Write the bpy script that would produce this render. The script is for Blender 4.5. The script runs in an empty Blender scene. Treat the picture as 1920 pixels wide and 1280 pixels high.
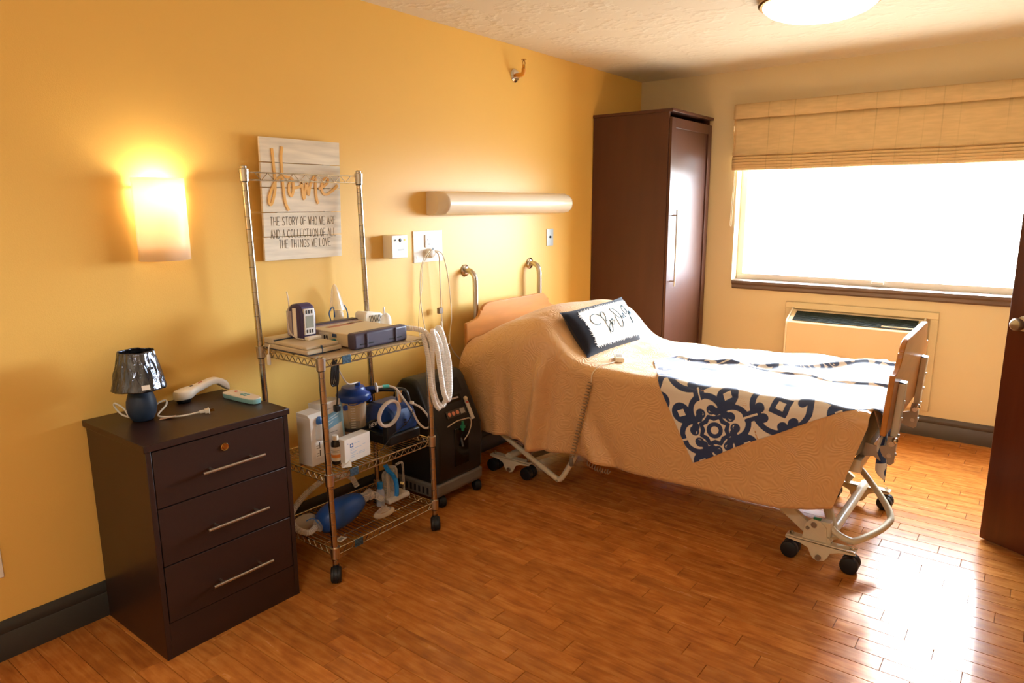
import bpy, math, random
from mathutils import Vector, Matrix
random.seed(7)
SC = bpy.context.scene
COL = SC.collection

# ------------------------------------------------------------------ camera, world, lights, exposure
cam_data = bpy.data.cameras.new('camera'); cam = bpy.data.objects.new('camera', cam_data); COL.objects.link(cam)
YAW, PITCH, ROLL = .6561, .1942, -.0041
cam_data.sensor_width = 36.0; cam_data.sensor_fit = 'HORIZONTAL'; cam_data.lens = 1295.6/1920*36.0
cam_data.clip_start = .02
_f = Vector((-math.sin(YAW)*math.cos(PITCH), math.cos(YAW)*math.cos(PITCH), -math.sin(PITCH)))
_r = Vector((math.cos(YAW), math.sin(YAW), 0)); _u = _r.cross(_f)
_r2 = math.cos(ROLL)*_r + math.sin(ROLL)*_u; _u2 = -math.sin(ROLL)*_r + math.cos(ROLL)*_u
CAM = Vector((2.6627, 0, 1.51))
cam.matrix_world = Matrix(((_r2.x, _u2.x, -_f.x, CAM.x), (_r2.y, _u2.y, -_f.y, CAM.y), (_r2.z, _u2.z, -_f.z, CAM.z), (0, 0, 0, 1)))
SC.camera = cam

world = bpy.data.worlds.new('overcast_sky'); SC.world = world; world.use_nodes = True
bg = world.node_tree.nodes['Background']
_wn, _wl = world.node_tree.nodes, world.node_tree.links     # bright hazy sky above, paler-lit ground below the horizon
_tc = _wn.new('ShaderNodeTexCoord'); _sx = _wn.new('ShaderNodeSeparateXYZ'); _wl.new(_tc.outputs['Generated'], _sx.inputs[0])
_mr = _wn.new('ShaderNodeMapRange'); _mr.inputs[1].default_value = -.06; _mr.inputs[2].default_value = .02; _wl.new(_sx.outputs['Z'], _mr.inputs[0])
_mx = _wn.new('ShaderNodeMix'); _mx.data_type = 'RGBA'; _wl.new(_mr.outputs[0], _mx.inputs[0])
_mx.inputs[6].default_value = (.27, .28, .26, 1); _mx.inputs[7].default_value = (.74, .87, 1.0, 1); _wl.new(_mx.outputs[2], bg.inputs['Color'])
bg.inputs['Strength'].default_value = 75.0
# low hazy sun shining through the window onto the bed
_sl = bpy.data.lights.new('sun', 'SUN'); _sl.energy = 6.0; _sl.angle = math.radians(4); _sl.color = (1, .97, .92)
sun = bpy.data.objects.new('sun', _sl); COL.objects.link(sun); sun['kind'] = 'helper'
_el = math.radians(25.5); sun.rotation_euler = Vector((.02, -math.cos(_el), -math.sin(_el))).to_track_quat('-Z', 'Y').to_euler()

def area_light(name, loc, rot, sx, sy, power, color, portal=False):
    l = bpy.data.lights.new(name, 'AREA'); l.shape = 'RECTANGLE'; l.size = sx; l.size_y = sy
    l.energy = power; l.color = color
    if portal: l.cycles.is_portal = True
    o = bpy.data.objects.new(name, l); COL.objects.link(o); o.location = loc; o.rotation_euler = rot
    o['kind'] = 'helper'
    return o
# sky portal in the window opening (guides sampling of the sky, adds no light)
area_light('window_portal', (1.775, 5.345, 1.53), (-math.pi/2, 0, 0), 1.95, 1.16, 1, (1, 1, 1), True)

vs = SC.view_settings
vs.view_transform = 'Standard'; vs.look = 'None'; vs.gamma = 1.0; vs.use_curve_mapping = False
vs.exposure = 0.14
SC.display_settings.display_device = 'sRGB'
cy = SC.cycles
cy.max_bounces = 10; cy.diffuse_bounces = 6; cy.glossy_bounces = 4; cy.transmission_bounces = 8; cy.transparent_max_bounces = 16
cy.caustics_reflective = False; cy.caustics_refractive = False
cy.sample_clamp_indirect = 8.0
cy.use_denoising = True

# ------------------------------------------------------------------ materials
def lin(c):
    if isinstance(c, str):
        c = [int(c[i:i+2], 16)/255 for i in (0, 2, 4)]
    return [x/12.92 if x <= .04045 else ((x+.055)/1.055)**2.4 for x in c] + [1.0]
MATS = {}
def pset(b, **k):
    for n, v in k.items():
        n = n.replace('_', ' ')
        if n in b.inputs: b.inputs[n].default_value = v
def mat(name, color, rough=.5, metal=0.0, spec=.5, noise=None, bump=None, coat=0, alpha=1.0, trans=0.0, ior=1.45, emit=None):
    """noise=(scale, amount, stretch xyz) varies value; bump=(scale, strength, detail, stretch)"""
    if name in MATS: return MATS[name]
    m = bpy.data.materials.new(name); m.use_nodes = True; nt = m.node_tree; N = nt.nodes; L = nt.links
    b = N['Principled BSDF']; c = lin(color)
    b.inputs['Base Color'].default_value = c
    pset(b, Roughness=rough, Metallic=metal, IOR=ior)
    b.inputs['Specular IOR Level'].default_value = spec
    if coat: b.inputs['Coat Weight'].default_value = coat; b.inputs['Coat Roughness'].default_value = .15
    if trans: b.inputs['Transmission Weight'].default_value = trans
    if alpha < 1: b.inputs['Alpha'].default_value = alpha
    if emit: b.inputs['Emission Color'].default_value = lin(emit[0]); b.inputs['Emission Strength'].default_value = emit[1]
    tc = N.new('ShaderNodeTexCoord')
    def tex(scale, stretch, detail=4):
        mp = N.new('ShaderNodeMapping'); mp.inputs['Scale'].default_value = stretch
        L.new(tc.outputs['Object'], mp.inputs['Vector'])
        t = N.new('ShaderNodeTexNoise'); t.inputs['Scale'].default_value = scale; t.inputs['Detail'].default_value = detail
        L.new(mp.outputs['Vector'], t.inputs['Vector']); return t
    if noise:
        t = tex(noise[0], noise[2] if len(noise) > 2 else (1, 1, 1))
        r = N.new('ShaderNodeMapRange'); r.inputs[1].default_value = .3; r.inputs[2].default_value = .7
        r.inputs[3].default_value = 1-noise[1]; r.inputs[4].default_value = 1+noise[1]
        L.new(t.outputs['Fac'], r.inputs[0])
        h = N.new('ShaderNodeHueSaturation'); h.inputs['Color'].default_value = c
        L.new(r.outputs[0], h.inputs['Value']); L.new(h.outputs[0], b.inputs['Base Color'])
    if bump:
        t = tex(bump[0], bump[3] if len(bump) > 3 else (1, 1, 1), bump[2])
        bp = N.new('ShaderNodeBump'); bp.inputs['Strength'].default_value = bump[1]; bp.inputs['Distance'].default_value = .01
        L.new(t.outputs['Fac'], bp.inputs['Height']); L.new(bp.outputs[0], b.inputs['Normal'])
    MATS[name] = m
    return m

def clear_mat(name, tint, see=.8, rough=.08):
    """thin clear plastic or glass: see-through with a Fresnel gloss"""
    if name in MATS: return MATS[name]
    m = bpy.data.materials.new(name); m.use_nodes = True; nt = m.node_tree; N = nt.nodes; L = nt.links
    out = N['Material Output']; b = N['Principled BSDF']
    b.inputs['Base Color'].default_value = lin(tint); b.inputs['Roughness'].default_value = rough
    tr = N.new('ShaderNodeBsdfTransparent'); tr.inputs['Color'].default_value = [1-(1-x)*.35 for x in lin(tint)[:3]] + [1]
    mx = N.new('ShaderNodeMixShader'); lw = N.new('ShaderNodeLayerWeight'); lw.inputs['Blend'].default_value = .35
    mr = N.new('ShaderNodeMapRange'); mr.inputs[3].default_value = 1-see; mr.inputs[4].default_value = min(1, 1-see+.55)
    L.new(lw.outputs['Facing'], mr.inputs[0]); L.new(mr.outputs[0], mx.inputs[0])
    L.new(tr.outputs[0], mx.inputs[1]); L.new(b.outputs[0], mx.inputs[2]); L.new(mx.outputs[0], out.inputs['Surface'])
    MATS[name] = m
    return m

def glow_fabric(name, color, trans=.4, rough=.9):
    """cloth or opal glass that lets light through diffusely"""
    m = bpy.data.materials.new(name); m.use_nodes = True; nt = m.node_tree; N = nt.nodes; L = nt.links
    out = N['Material Output']; b = N['Principled BSDF']; b.inputs['Base Color'].default_value = lin(color); b.inputs['Roughness'].default_value = rough
    t = N.new('ShaderNodeBsdfTranslucent'); t.inputs['Color'].default_value = lin(color)
    mx = N.new('ShaderNodeMixShader'); mx.inputs[0].default_value = trans
    L.new(b.outputs[0], mx.inputs[1]); L.new(t.outputs[0], mx.inputs[2]); L.new(mx.outputs[0], out.inputs['Surface'])
    MATS[name] = m
    return m

# ------------------------------------------------------------------ mesh helpers
def V(*a): return Vector(a)
def sm(a, b, x):
    t = min(1, max(0, (x-a)/(b-a))); return t*t*(3-2*t)
def lerp_table(tab, x):
    if x <= tab[0][0]: return tab[0][1]
    for (a, fa), (b, fb) in zip(tab, tab[1:]):
        if x <= b: return fa+(fb-fa)*sm(a, b, x) if False else fa+(fb-fa)*(x-a)/(b-a)
    return tab[-1][1]
def cr(pts, n=8, closed=False):
    """Catmull-Rom through the points"""
    P = [Vector(p) for p in pts]; out = []; m = len(P); rng = m if closed else m-1
    for i in range(rng):
        if closed: p0, p1, p2, p3 = P[(i-1) % m], P[i], P[(i+1) % m], P[(i+2) % m]
        else: p0, p1, p2, p3 = P[max(i-1, 0)], P[i], P[i+1], P[min(i+2, m-1)]
        for k in range(n):
            t = k/n
            out.append(.5*((2*p1)+(p2-p0)*t+(2*p0-5*p1+4*p2-p3)*t*t+(3*p1-p0-3*p2+p3)*t**3))
    if not closed: out.append(P[-1])
    return out

class MB:
    def __init__(s, X=None): s.v = []; s.f = []; s.m = []; s.cur = 0; s.X = X
    def add(s, vs, fs):
        o = len(s.v)
        for p in vs:
            p = Vector(p); s.v.append(s.X @ p if s.X else p)
        for f in fs: s.f.append([i+o for i in f]); s.m.append(s.cur)
        return s
    def box(s, a, b):
        x0, y0, z0 = [min(p, q) for p, q in zip(a, b)]; x1, y1, z1 = [max(p, q) for p, q in zip(a, b)]
        return s.add([(x0,y0,z0),(x1,y0,z0),(x1,y1,z0),(x0,y1,z0),(x0,y0,z1),(x1,y0,z1),(x1,y1,z1),(x0,y1,z1)],
                     [(0,3,2,1),(4,5,6,7),(0,1,5,4),(1,2,6,5),(2,3,7,6),(3,0,4,7)])
    def obox(s, c, ax, ay, az):
        c, ax, ay, az = map(Vector, (c, ax, ay, az))
        P = [c-ax-ay-az, c+ax-ay-az, c+ax+ay-az, c-ax+ay-az, c-ax-ay+az, c+ax-ay+az, c+ax+ay+az, c-ax+ay+az]
        return s.add(P, [(0,3,2,1),(4,5,6,7),(0,1,5,4),(1,2,6,5),(2,3,7,6),(3,0,4,7)])
    def beam(s, p, q, w, h, up=(0, 0, 1)):
        p, q = Vector(p), Vector(q); d = (q-p); n = d.normalized(); sd = n.cross(Vector(up))
        if sd.length < 1e-4: sd = n.cross(Vector((1, 0, 0)))
        sd.normalize(); u2 = sd.cross(n)
        return s.obox((p+q)/2, d/2, sd*w/2, u2*h/2)
    def tube(s, pts, r, n=8, closed=False, caps=True, flat=None):
        P = [Vector(p) for p in pts]; m = len(P)
        if m < 2: return s
        T = []
        for i in range(m):
            a = P[(i-1) % m] if (closed or i > 0) else P[0]; b = P[(i+1) % m] if (closed or i < m-1) else P[-1]
            t = b-a
            T.append(t.normalized() if t.length > 1e-9 else Vector((0, 0, 1)))
        u = T[0].cross(Vector((0, 0, 1)))
        if u.length < .05: u = T[0].cross(Vector((1, 0, 0)))
        u.normalize(); vs = []; U = []
        for i in range(m):
            u = u-T[i]*u.dot(T[i])
            if u.length < 1e-6: u = T[i].orthogonal()
            u.normalize(); U.append(u.copy())
        if closed:   # spread the twist
            w = T[0].cross(U[0]); e = U[-1]; ang = math.atan2(e.dot(w), e.dot(U[0]))
            for i in range(m): U[i] = Matrix.Rotation(-ang*i/m, 3, T[i]) @ U[i]
        for i in range(m):
            w = T[i].cross(U[i]); rr = r[i] if isinstance(r, (list, tuple)) else r
            for k in range(n):
                a = 2*math.pi*(k+.5)/n
                vs.append(P[i]+U[i]*math.cos(a)*rr+w*math.sin(a)*rr)
        fs = []
        for i in range(m if closed else m-1):
            j = (i+1) % m
            for k in range(n):
                k2 = (k+1) % n; fs.append((i*n+k, i*n+k2, j*n+k2, j*n+k))
        if caps and not closed:
            fs.append(tuple(range(n-1, -1, -1))); fs.append(tuple((m-1)*n+k for k in range(n)))
        return s.add(vs, fs)
    def cyl(s, p, q, r, r2=None, n=20, caps=True):
        return s.tube([p, q], [r, r if r2 is None else r2], n, caps=caps)
    def lathe(s, prof, o=(0, 0, 0), axis=(0, 0, 1), n=28, sy=1.0, a0=0, a1=None):
        """prof [(r, h)] turned about the axis at o"""
        ax = Vector(axis).normalized(); u = ax.orthogonal().normalized()
        if abs(ax.z) > .99: u = Vector((1, 0, 0))
        w = ax.cross(u); o = Vector(o); full = a1 is None; m = n if full else n+1
        if full: a1 = 2*math.pi
        vs = []
        for r, h in prof:
            for k in range(m):
                a = a0+(a1-a0)*k/n
                vs.append(o+ax*h+u*(math.cos(a)*r)+w*(math.sin(a)*r*sy))
        fs = []
        for i in range(len(prof)-1):
            for k in range(n if full else n):
                k2 = (k+1) % m
                fs.append((i*m+k, i*m+k2, (i+1)*m+k2, (i+1)*m+k))
        if full:
            if prof[0][0] > 1e-5: fs.append(tuple(range(m-1, -1, -1)))
            if prof[-1][0] > 1e-5: fs.append(tuple((len(prof)-1)*m+k for k in range(m)))
        return s.add(vs, fs)
    def prism(s, poly, fn, a, b):
        """poly [(u, v)] carried by fn(u, v, w) from w=a to w=b"""
        n = len(poly)
        vs = [fn(u, v, a) for u, v in poly]+[fn(u, v, b) for u, v in poly]
        fs = [tuple(range(n-1, -1, -1)), tuple(range(n, 2*n))]+[(i, (i+1) % n, n+(i+1) % n, n+i) for i in range(n)]
        return s.add(vs, fs)
    def grid(s, rows, closeu=False, closev=False):
        n = len(rows); m = len(rows[0]); vs = [p for r in rows for p in r]; fs = []
        for i in range(n if closeu else n-1):
            for j in range(m if closev else m-1):
                i2, j2 = (i+1) % n, (j+1) % m
                fs.append((i*m+j, i2*m+j, i2*m+j2, i*m+j2))
        return s.add(vs, fs)
    def ball(s, c, rx, ry=None, rz=None, n=16, m=10, ax=None):
        ry = rx if ry is None else ry; rz = rx if rz is None else rz; c = Vector(c); rows = []
        B = ax if ax else Matrix.Identity(3)
        for i in range(m+1):
            ph = math.pi*i/m
            rows.append([c+B @ Vector((rx*math.sin(ph)*math.cos(2*math.pi*k/n), ry*math.sin(ph)*math.sin(2*math.pi*k/n), rz*math.cos(ph))) for k in range(n)])
        return s.grid(rows, closev=True)

WO = {}
def finish(mb, name, mats, parent=None, smooth=35, bevel=0.0, seg=2, base=False, solid=0.0):
    me = bpy.data.meshes.new(name)
    lo = Vector([min(p[i] for p in mb.v) for i in range(3)]); hi = Vector([max(p[i] for p in mb.v) for i in range(3)])
    c = (lo+hi)/2
    if base: c.z = lo.z
    me.from_pydata([p-c for p in mb.v], [], mb.f)
    mats = mats if isinstance(mats, (list, tuple)) else [mats]
    for m in mats: me.materials.append(m)
    if len(mats) > 1: me.polygons.foreach_set('material_index', mb.m)
    me.validate(); me.update()
    if smooth:
        me.polygons.foreach_set('use_smooth', [True]*len(me.polygons)); me.set_sharp_from_angle(angle=math.radians(smooth))
    o = bpy.data.objects.new(name, me); COL.objects.link(o)
    if parent is not None:
        o.parent = parent; o.location = c-WO[parent]
    else: o.location = c
    WO[o] = c
    if solid:
        md = o.modifiers.new('thickness', 'SOLIDIFY'); md.thickness = solid; md.offset = -1
    if bevel:
        md = o.modifiers.new('edge', 'BEVEL'); md.width = bevel; md.segments = seg; md.limit_method = 'ANGLE'; md.angle_limit = math.radians(40)
    return o
def thing(name, label, cat, loc=(0, 0, 0), group=None):
    o = bpy.data.objects.new(name, None); COL.objects.link(o); o.location = loc; o.empty_display_size = .05
    WO[o] = Vector(loc); o['label'] = label; o['category'] = cat
    if group: o['group'] = group
    return o
def solo(mb, name, mats, label, cat, group=None, **k):
    o = finish(mb, name, mats, None, base=True, **k); o['label'] = label; o['category'] = cat
    if group: o['group'] = group
    return o
def struct(mb, name, mats, label=None, **k):
    o = finish(mb, name, mats, None, **k); o['kind'] = 'structure'
    if label: o['label'] = label
    return o
def sroot(name, loc, label):
    o = bpy.data.objects.new(name, None); COL.objects.link(o); o.location = loc; WO[o] = Vector(loc)
    o['kind'] = 'structure'; o['label'] = label; return o
def bx(name, a, b, m, parent, bevel=0.0, **k): return finish(MB().box(a, b), name, m, parent, bevel=bevel, **k)

# stroke lettering (capitals on a 4 x 6 grid)
GL = {'A': [[(0,0),(2,6),(4,0)],[(.8,2.2),(3.2,2.2)]], 'C': [[(4,5),(2.6,6),(1,5.6),(0,4),(0,2),(1,.4),(2.6,0),(4,1)]], 'D': [[(0,0),(0,6),(2,6),(3.6,5),(4,3),(3.6,1),(2,0),(0,0)]],
 'E': [[(4,6),(0,6),(0,0),(4,0)],[(0,3.1),(3,3.1)]], 'F': [[(4,6),(0,6),(0,0)],[(0,3.1),(3,3.1)]], 'G': [[(4,5),(2.6,6),(1,5.6),(0,4),(0,2),(1,.4),(2.6,0),(4,1),(4,2.8),(2.4,2.8)]],
 'H': [[(0,0),(0,6)],[(4,0),(4,6)],[(0,3),(4,3)]], 'I': [[(2,0),(2,6)]], 'L': [[(.5,6),(.5,0),(3.8,0)]], 'N': [[(0,0),(0,6),(4,0),(4,6)]], 'M': [[(0,0),(.4,6),(2,2),(3.6,6),(4,0)]],
 'O': [[(2,0),(.6,.8),(0,3),(.6,5.2),(2,6),(3.4,5.2),(4,3),(3.4,.8),(2,0)]], 'R': [[(0,0),(0,6),(2.6,6),(3.8,5),(3.4,3.6),(2.2,3),(0,3)],[(2.2,3),(4,0)]],
 'S': [[(4,5.2),(2.5,6),(.8,5.6),(.2,4.4),(1.2,3.3),(3,2.6),(3.8,1.6),(3,.3),(1.4,0),(0,.8)]], 'T': [[(0,6),(4,6)],[(2,6),(2,0)]], 'V': [[(0,6),(2,0),(4,6)]],
 'W': [[(0,6),(.9,0),(2,4),(3.1,0),(4,6)]], 'Y': [[(0,6),(2,3),(4,6)],[(2,3),(2,0)]], ' ': []}
def lettering(mb, text, o, right, up, h, r, adv=1.0, sx=1.0):
    o, right, up = Vector(o), Vector(right).normalized(), Vector(up).normalized(); k = h/6; x = 0
    for ch in text:
        for st in GL.get(ch, []):
            mb.tube([o+right*((x+p[0]*sx)*k)+up*(p[1]*k) for p in st], r, 4)
        x += (4*sx+1.6)*adv if ch != ' ' else 3.2*adv
    return x*k

# ------------------------------------------------------------------ room shell
XR, YB, YF, H = 3.40, 5.137, -1.7, 2.449      # right wall, window wall, wall behind the viewer, ceiling
M_yellow = mat('yellow_satin_paint', 'E9BD64', .38, spec=.36, bump=(260, .05, 2), noise=(1.2, .015))
M_cream = mat('cream_satin_paint', 'DCCBA4', .5, spec=.4, bump=(260, .05, 2))
M_trimdark = mat('dark_taupe_trim_paint', '4A423D', .4, noise=(6, .08))
M_darkbase = mat('charcoal_rubber_base', '35332F', .38, noise=(5, .08))
M_white = mat('white_plastic', 'EFE9DD', .35)
M_steel = mat('brushed_stainless', 'C9C4BA', .28, 1.0, noise=(30, .04, (1, 1, .05)))
M_chrome = mat('chrome', 'DAD6CE', .12, 1.0)
M_black = mat('black_plastic', '101114', .35)
M_rubber = mat('black_rubber', '141519', .5)
M_brass = mat('brass', 'B98B4A', .25, 1.0)

# textured ceiling paint
m = mat('textured_ceiling_paint', 'DDD3BE', .8, spec=.2); nt = m.node_tree; N = nt.nodes; L = nt.links
tc = N.new('ShaderNodeTexCoord'); n1 = N.new('ShaderNodeTexNoise'); n1.inputs['Scale'].default_value = 9; n1.inputs['Detail'].default_value = 5
n2 = N.new('ShaderNodeTexVoronoi'); n2.inputs['Scale'].default_value = 26
mx = N.new('ShaderNodeMath'); mx.operation = 'MULTIPLY'
rp = N.new('ShaderNodeMapRange'); rp.inputs[1].default_value = .48; rp.inputs[2].default_value = .62
L.new(tc.outputs['Object'], n1.inputs['Vector']); L.new(tc.outputs['Object'], n2.inputs['Vector'])
L.new(n1.outputs['Fac'], rp.inputs[0]); L.new(rp.outputs[0], mx.inputs[0]); L.new(n2.outputs['Distance'], mx.inputs[1])
bp = N.new('ShaderNodeBump'); bp.inputs['Strength'].default_value = .5; bp.inputs['Distance'].default_value = .012
L.new(mx.outputs[0], bp.inputs['Height']); L.new(bp.outputs[0], N['Principled BSDF'].inputs['Normal'])
M_ceil = m

struct(MB().box((-.12, YF-.12, 0), (0, YB+.22, H)), 'wall_left', M_yellow, 'golden yellow painted wall behind the bed')
struct(MB().box((-.12, YF-.12, H), (4.3, YB+.22, H+.1)), 'ceiling', M_ceil, 'cream ceiling with a stippled texture')
# window wall with its opening
WX0, WX1, WZ0, WZ1 = .80, 2.75, .955, 2.11
wb = MB()
for a, b in (((0, 0), (WX0, H)), ((WX1, 0), (XR+.12, H)), ((WX0, 0), (WX1, WZ0)), ((WX0, WZ1), (WX1, H))):
    wb.box((a[0], YB, a[1]), (b[0], YB+.22, b[1]))
struct(wb, 'wall_back', M_cream, 'cream painted wall with the wide window')
struct(MB().box((0, YF-.12, 0), (XR+.12, YF, H)), 'wall_front', M_cream, 'cream painted wall opposite the window')
DY0, DY1 = 2.27, 3.20     # doorway in the right wall
wr = MB(); wr.box((XR, YF, 0), (XR+.12, DY0, H)); wr.box((XR, DY1, 0), (XR+.12, YB, H)); wr.box((XR, DY0, 2.06), (XR+.12, DY1, H))
struct(wr, 'wall_right', M_cream, 'cream painted wall with the open doorway')
cl = MB(); cl.box((XR+.12, DY0-.4, 0), (4.2, DY0-.3, H)); cl.box((XR+.12, DY1+.3, 0), (4.2, DY1+.4, H)); cl.box((4.2, DY0-.4, 0), (4.3, DY1+.4, H))
struct(cl, 'wall_closet', M_cream, 'cream walls of the closet behind the doorway')
t = MB(); t.box((XR-.015, DY0-.07, 0), (XR, DY0, 2.06)); t.box((XR-.015, DY1, 0), (XR, DY1+.07, 2.06)); t.box((XR-.015, DY0-.07, 2.06), (XR, DY1+.07, 2.13))
struct(t, 'trim_1', M_trimdark, 'dark casing around the doorway', bevel=.003)

# baseboards
def baseboard(name, p, q, nrm, m, label):
    p, q, nrm = Vector(p), Vector(q), Vector(nrm)
    prof = [(0, 0), (.015, 0), (.015, .092), (.0125, .095), (.0145, .1), (.013, .118), (.007, .131), (.004, .137), (0, .137)]
    d = q-p
    struct(MB().prism(prof, lambda u, v, w: p+d*w+nrm*u+Vector((0, 0, v)), 0, 1), name, m, label, smooth=50)
baseboard('baseboard_left', (0, YF, 0), (0, YB, 0), (1, 0, 0), M_darkbase, 'charcoal moulded baseboard under the yellow wall')
baseboard('baseboard_back', (0, YB, 0), (XR, YB, 0), (0, -1, 0), mat('taupe_base', '4B4038', .38, noise=(5, .06)), 'taupe moulded baseboard under the window wall')
baseboard('baseboard_right', (XR, DY1+.07, 0), (XR, YB, 0), (-1, 0, 0), M_darkbase, 'charcoal moulded baseboard on the door wall')

# ------------------------------------------------------------------ floor of single planks
m = bpy.data.materials.new('varnished_plank_wood'); m.use_nodes = True; nt = m.node_tree; N = nt.nodes; L = nt.links
b = N['Principled BSDF']; tc = N.new('ShaderNodeTexCoord'); geo = N.new('ShaderNodeNewGeometry'); oi = N.new('ShaderNodeObjectInfo')
ad = N.new('ShaderNodeMath'); ad.operation = 'ADD'; L.new(geo.outputs['Random Per Island'], ad.inputs[0]); L.new(oi.outputs['Random'], ad.inputs[1])
cx = N.new('ShaderNodeCombineXYZ'); ml = N.new('ShaderNodeMath'); ml.operation = 'MULTIPLY'; ml.inputs[1].default_value = 37.0
L.new(ad.outputs[0], ml.inputs[0]); L.new(ml.outputs[0], cx.inputs[0]); L.new(ml.outputs[0], cx.inputs[1])
va = N.new('ShaderNodeVectorMath'); L.new(geo.outputs['Position'], va.inputs[0]); L.new(cx.outputs[0], va.inputs[1])
mp = N.new('ShaderNodeMapping'); mp.inputs['Scale'].default_value = (1.6, 16, 1); L.new(va.outputs[0], mp.inputs['Vector'])
g1 = N.new('ShaderNodeTexNoise'); g1.inputs['Scale'].default_value = 3.2; g1.inputs['Detail'].default_value = 8; g1.inputs['Distortion'].default_value = .8; L.new(mp.outputs[0], g1.inputs['Vector'])
mp2 = N.new('ShaderNodeMapping'); mp2.inputs['Scale'].default_value = (1, 2.2, 1); L.new(va.outputs[0], mp2.inputs['Vector'])
g2 = N.new('ShaderNodeTexNoise'); g2.inputs['Scale'].default_value = 11; g2.inputs['Detail'].default_value = 5; L.new(mp2.outputs[0], g2.inputs['Vector'])
ramp = N.new('ShaderNodeValToRGB'); cr_ = ramp.color_ramp
cr_.elements[0].position = .28; cr_.elements[0].color = lin('8E5126'); cr_.elements[1].position = .72; cr_.elements[1].color = lin('CF8D45')
e = cr_.elements.new(.5); e.color = lin('B67030')
mixv = N.new('ShaderNodeMix'); mixv.data_type = 'FLOAT'; mixv.inputs[0].default_value = .5
L.new(g1.outputs['Fac'], mixv.inputs[2]); L.new(g2.outputs['Fac'], mixv.inputs[3]); L.new(mixv.outputs[0], ramp.inputs['Fac'])
hv = N.new('ShaderNodeHueSaturation'); fr = N.new('ShaderNodeMath'); fr.operation = 'FRACT'; L.new(ml.outputs[0], fr.inputs[0])
mr = N.new('ShaderNodeMapRange'); mr.inputs[3].default_value = .88; mr.inputs[4].default_value = 1.12; L.new(fr.outputs[0], mr.inputs[0])
L.new(mr.outputs[0], hv.inputs['Value']); L.new(ramp.outputs[0], hv.inputs['Color']); L.new(hv.outputs[0], b.inputs['Base Color'])
b.inputs['Roughness'].default_value = .26; b.inputs['Specular IOR Level'].default_value = .25
rr = N.new('ShaderNodeMapRange'); rr.inputs[3].default_value = .19; rr.inputs[4].default_value = .31; L.new(g1.outputs['Fac'], rr.inputs[0]); L.new(rr.outputs[0], b.inputs['Roughness'])
bp = N.new('ShaderNodeBump'); bp.inputs['Strength'].default_value = .05; bp.inputs['Distance'].default_value = .004; L.new(g1.outputs['Fac'], bp.inputs['Height']); L.new(bp.outputs[0], b.inputs['Normal'])
M_plank = m
floor = finish(MB().box((-.12, YF-.12, -.1), (4.3, YB+.22, -.004)), 'floor', mat('dark_joint_filler', '3A1E0C', .6), None)
floor['kind'] = 'structure'; floor['label'] = 'varnished orange-brown floor of narrow wooden planks'
PW = .0785
def plank_mesh(L_):
    mb = MB(); g = .0007; c = .0012; l, w = L_/2-g, PW/2-g
    P = [(-l,-w,-.004),(l,-w,-.004),(l,w,-.004),(-l,w,-.004),(-l,-w,-c),(l,-w,-c),(l,w,-c),(-l,w,-c),(-l+c,-w+c,0),(l-c,-w+c,0),(l-c,w-c,0),(-l+c,w-c,0)]
    mb.add(P, [(0,1,5,4),(1,2,6,5),(2,3,7,6),(3,0,4,7),(4,5,9,8),(5,6,10,9),(6,7,11,10),(7,4,8,11),(8,9,10,11)])
    return mb
planks = []
rows = int((YB-YF)/PW)+2
for r in range(rows):
    yc = 2.382+(r-50)*PW
    if yc < YF-PW/2 or yc > YB+PW/2: continue
    j = 2.382-(yc-2.382)*1.15; ph = [(j) % .915, (j+.31) % .915]
    js = sorted([p+.915*k for p in ph for k in range(-1, 5)])
    js = [0.0]+[q for q in js if .05 < q < XR-.05]+[XR]
    for a, c in zip(js, js[1:]): planks.append(((a+c)/2, yc, c-a))
def shows(x, y):
    d = Vector((x, y, 0))-CAM; zf = d.dot(_f)
    if zf < .2: return None
    px = 960+1295.6*d.dot(_r2)/zf; py = 640-1295.6*d.dot(_u2)/zf
    if not (-120 < px < 2040 and 0 < py < 1420): return None
    if x < .47 and .94 < y < 2.2: return None
    if .2 < x < 1.9 and 3.05 < y < 3.75: return None
    if x < .6 and y > 4.41: return None
    return zf
seen = sorted([(shows(x, y), i) for i, (x, y, l) in enumerate(planks) if shows(x, y) is not None])
pick = set(i for _, i in seen[:295]); meshes = {}
rest = MB()
for i, (x, y, l) in enumerate(planks):
    if i in pick:
        key = round(l, 3)
        if key not in meshes:
            o = finish(plank_mesh(l), 'plank', M_plank, floor, smooth=0); meshes[key] = o.data
        else:
            o = bpy.data.objects.new('plank', meshes[key]); COL.objects.link(o); o.parent = floor
        o.location = Vector((x, y, -.002 if False else 0))-WO[floor]
        # mesh centre sits at half the plank's thickness
        o.location.z = -.002-WO[floor].z
    else:
        q = plank_mesh(l); rest.add([p+Vector((x, y, 0)) for p in q.v], q.f)
pr = finish(rest, 'plank_field', M_plank, floor, smooth=0); pr['kind'] = 'stuff'

# ------------------------------------------------------------------ window
win = sroot('window_1', (1.775, YB+.12, WZ0), 'wide two-light window flooded with white daylight')
M_frame = mat('white_window_vinyl', 'F2EFE6', .4)
fw = .045; y0, y1 = YB+.10, YB+.16
bx('frame_rail', (WX0, y0, WZ0), (WX1, y1, WZ0+fw), M_frame, win, .003)
bx('frame_rail', (WX0, y0, WZ1-fw), (WX1, y1, WZ1), M_frame, win, .003)
bx('frame_stile', (WX0, y0, WZ0+fw), (WX0+fw, y1, WZ1-fw), M_frame, win, .003)
bx('frame_stile', (WX1-fw, y0, WZ0+fw), (WX1, y1, WZ1-fw), M_frame, win, .003)
bx('mullion', (1.755, y0-.005, WZ0+fw), (1.785, y1-.02, WZ1-fw), glow_fabric('glare_whitened_vinyl', 'F6F4EE', .55, .4), win, .003)  # mullion material lets skylight through so it whitens, standing in for window glare
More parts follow.
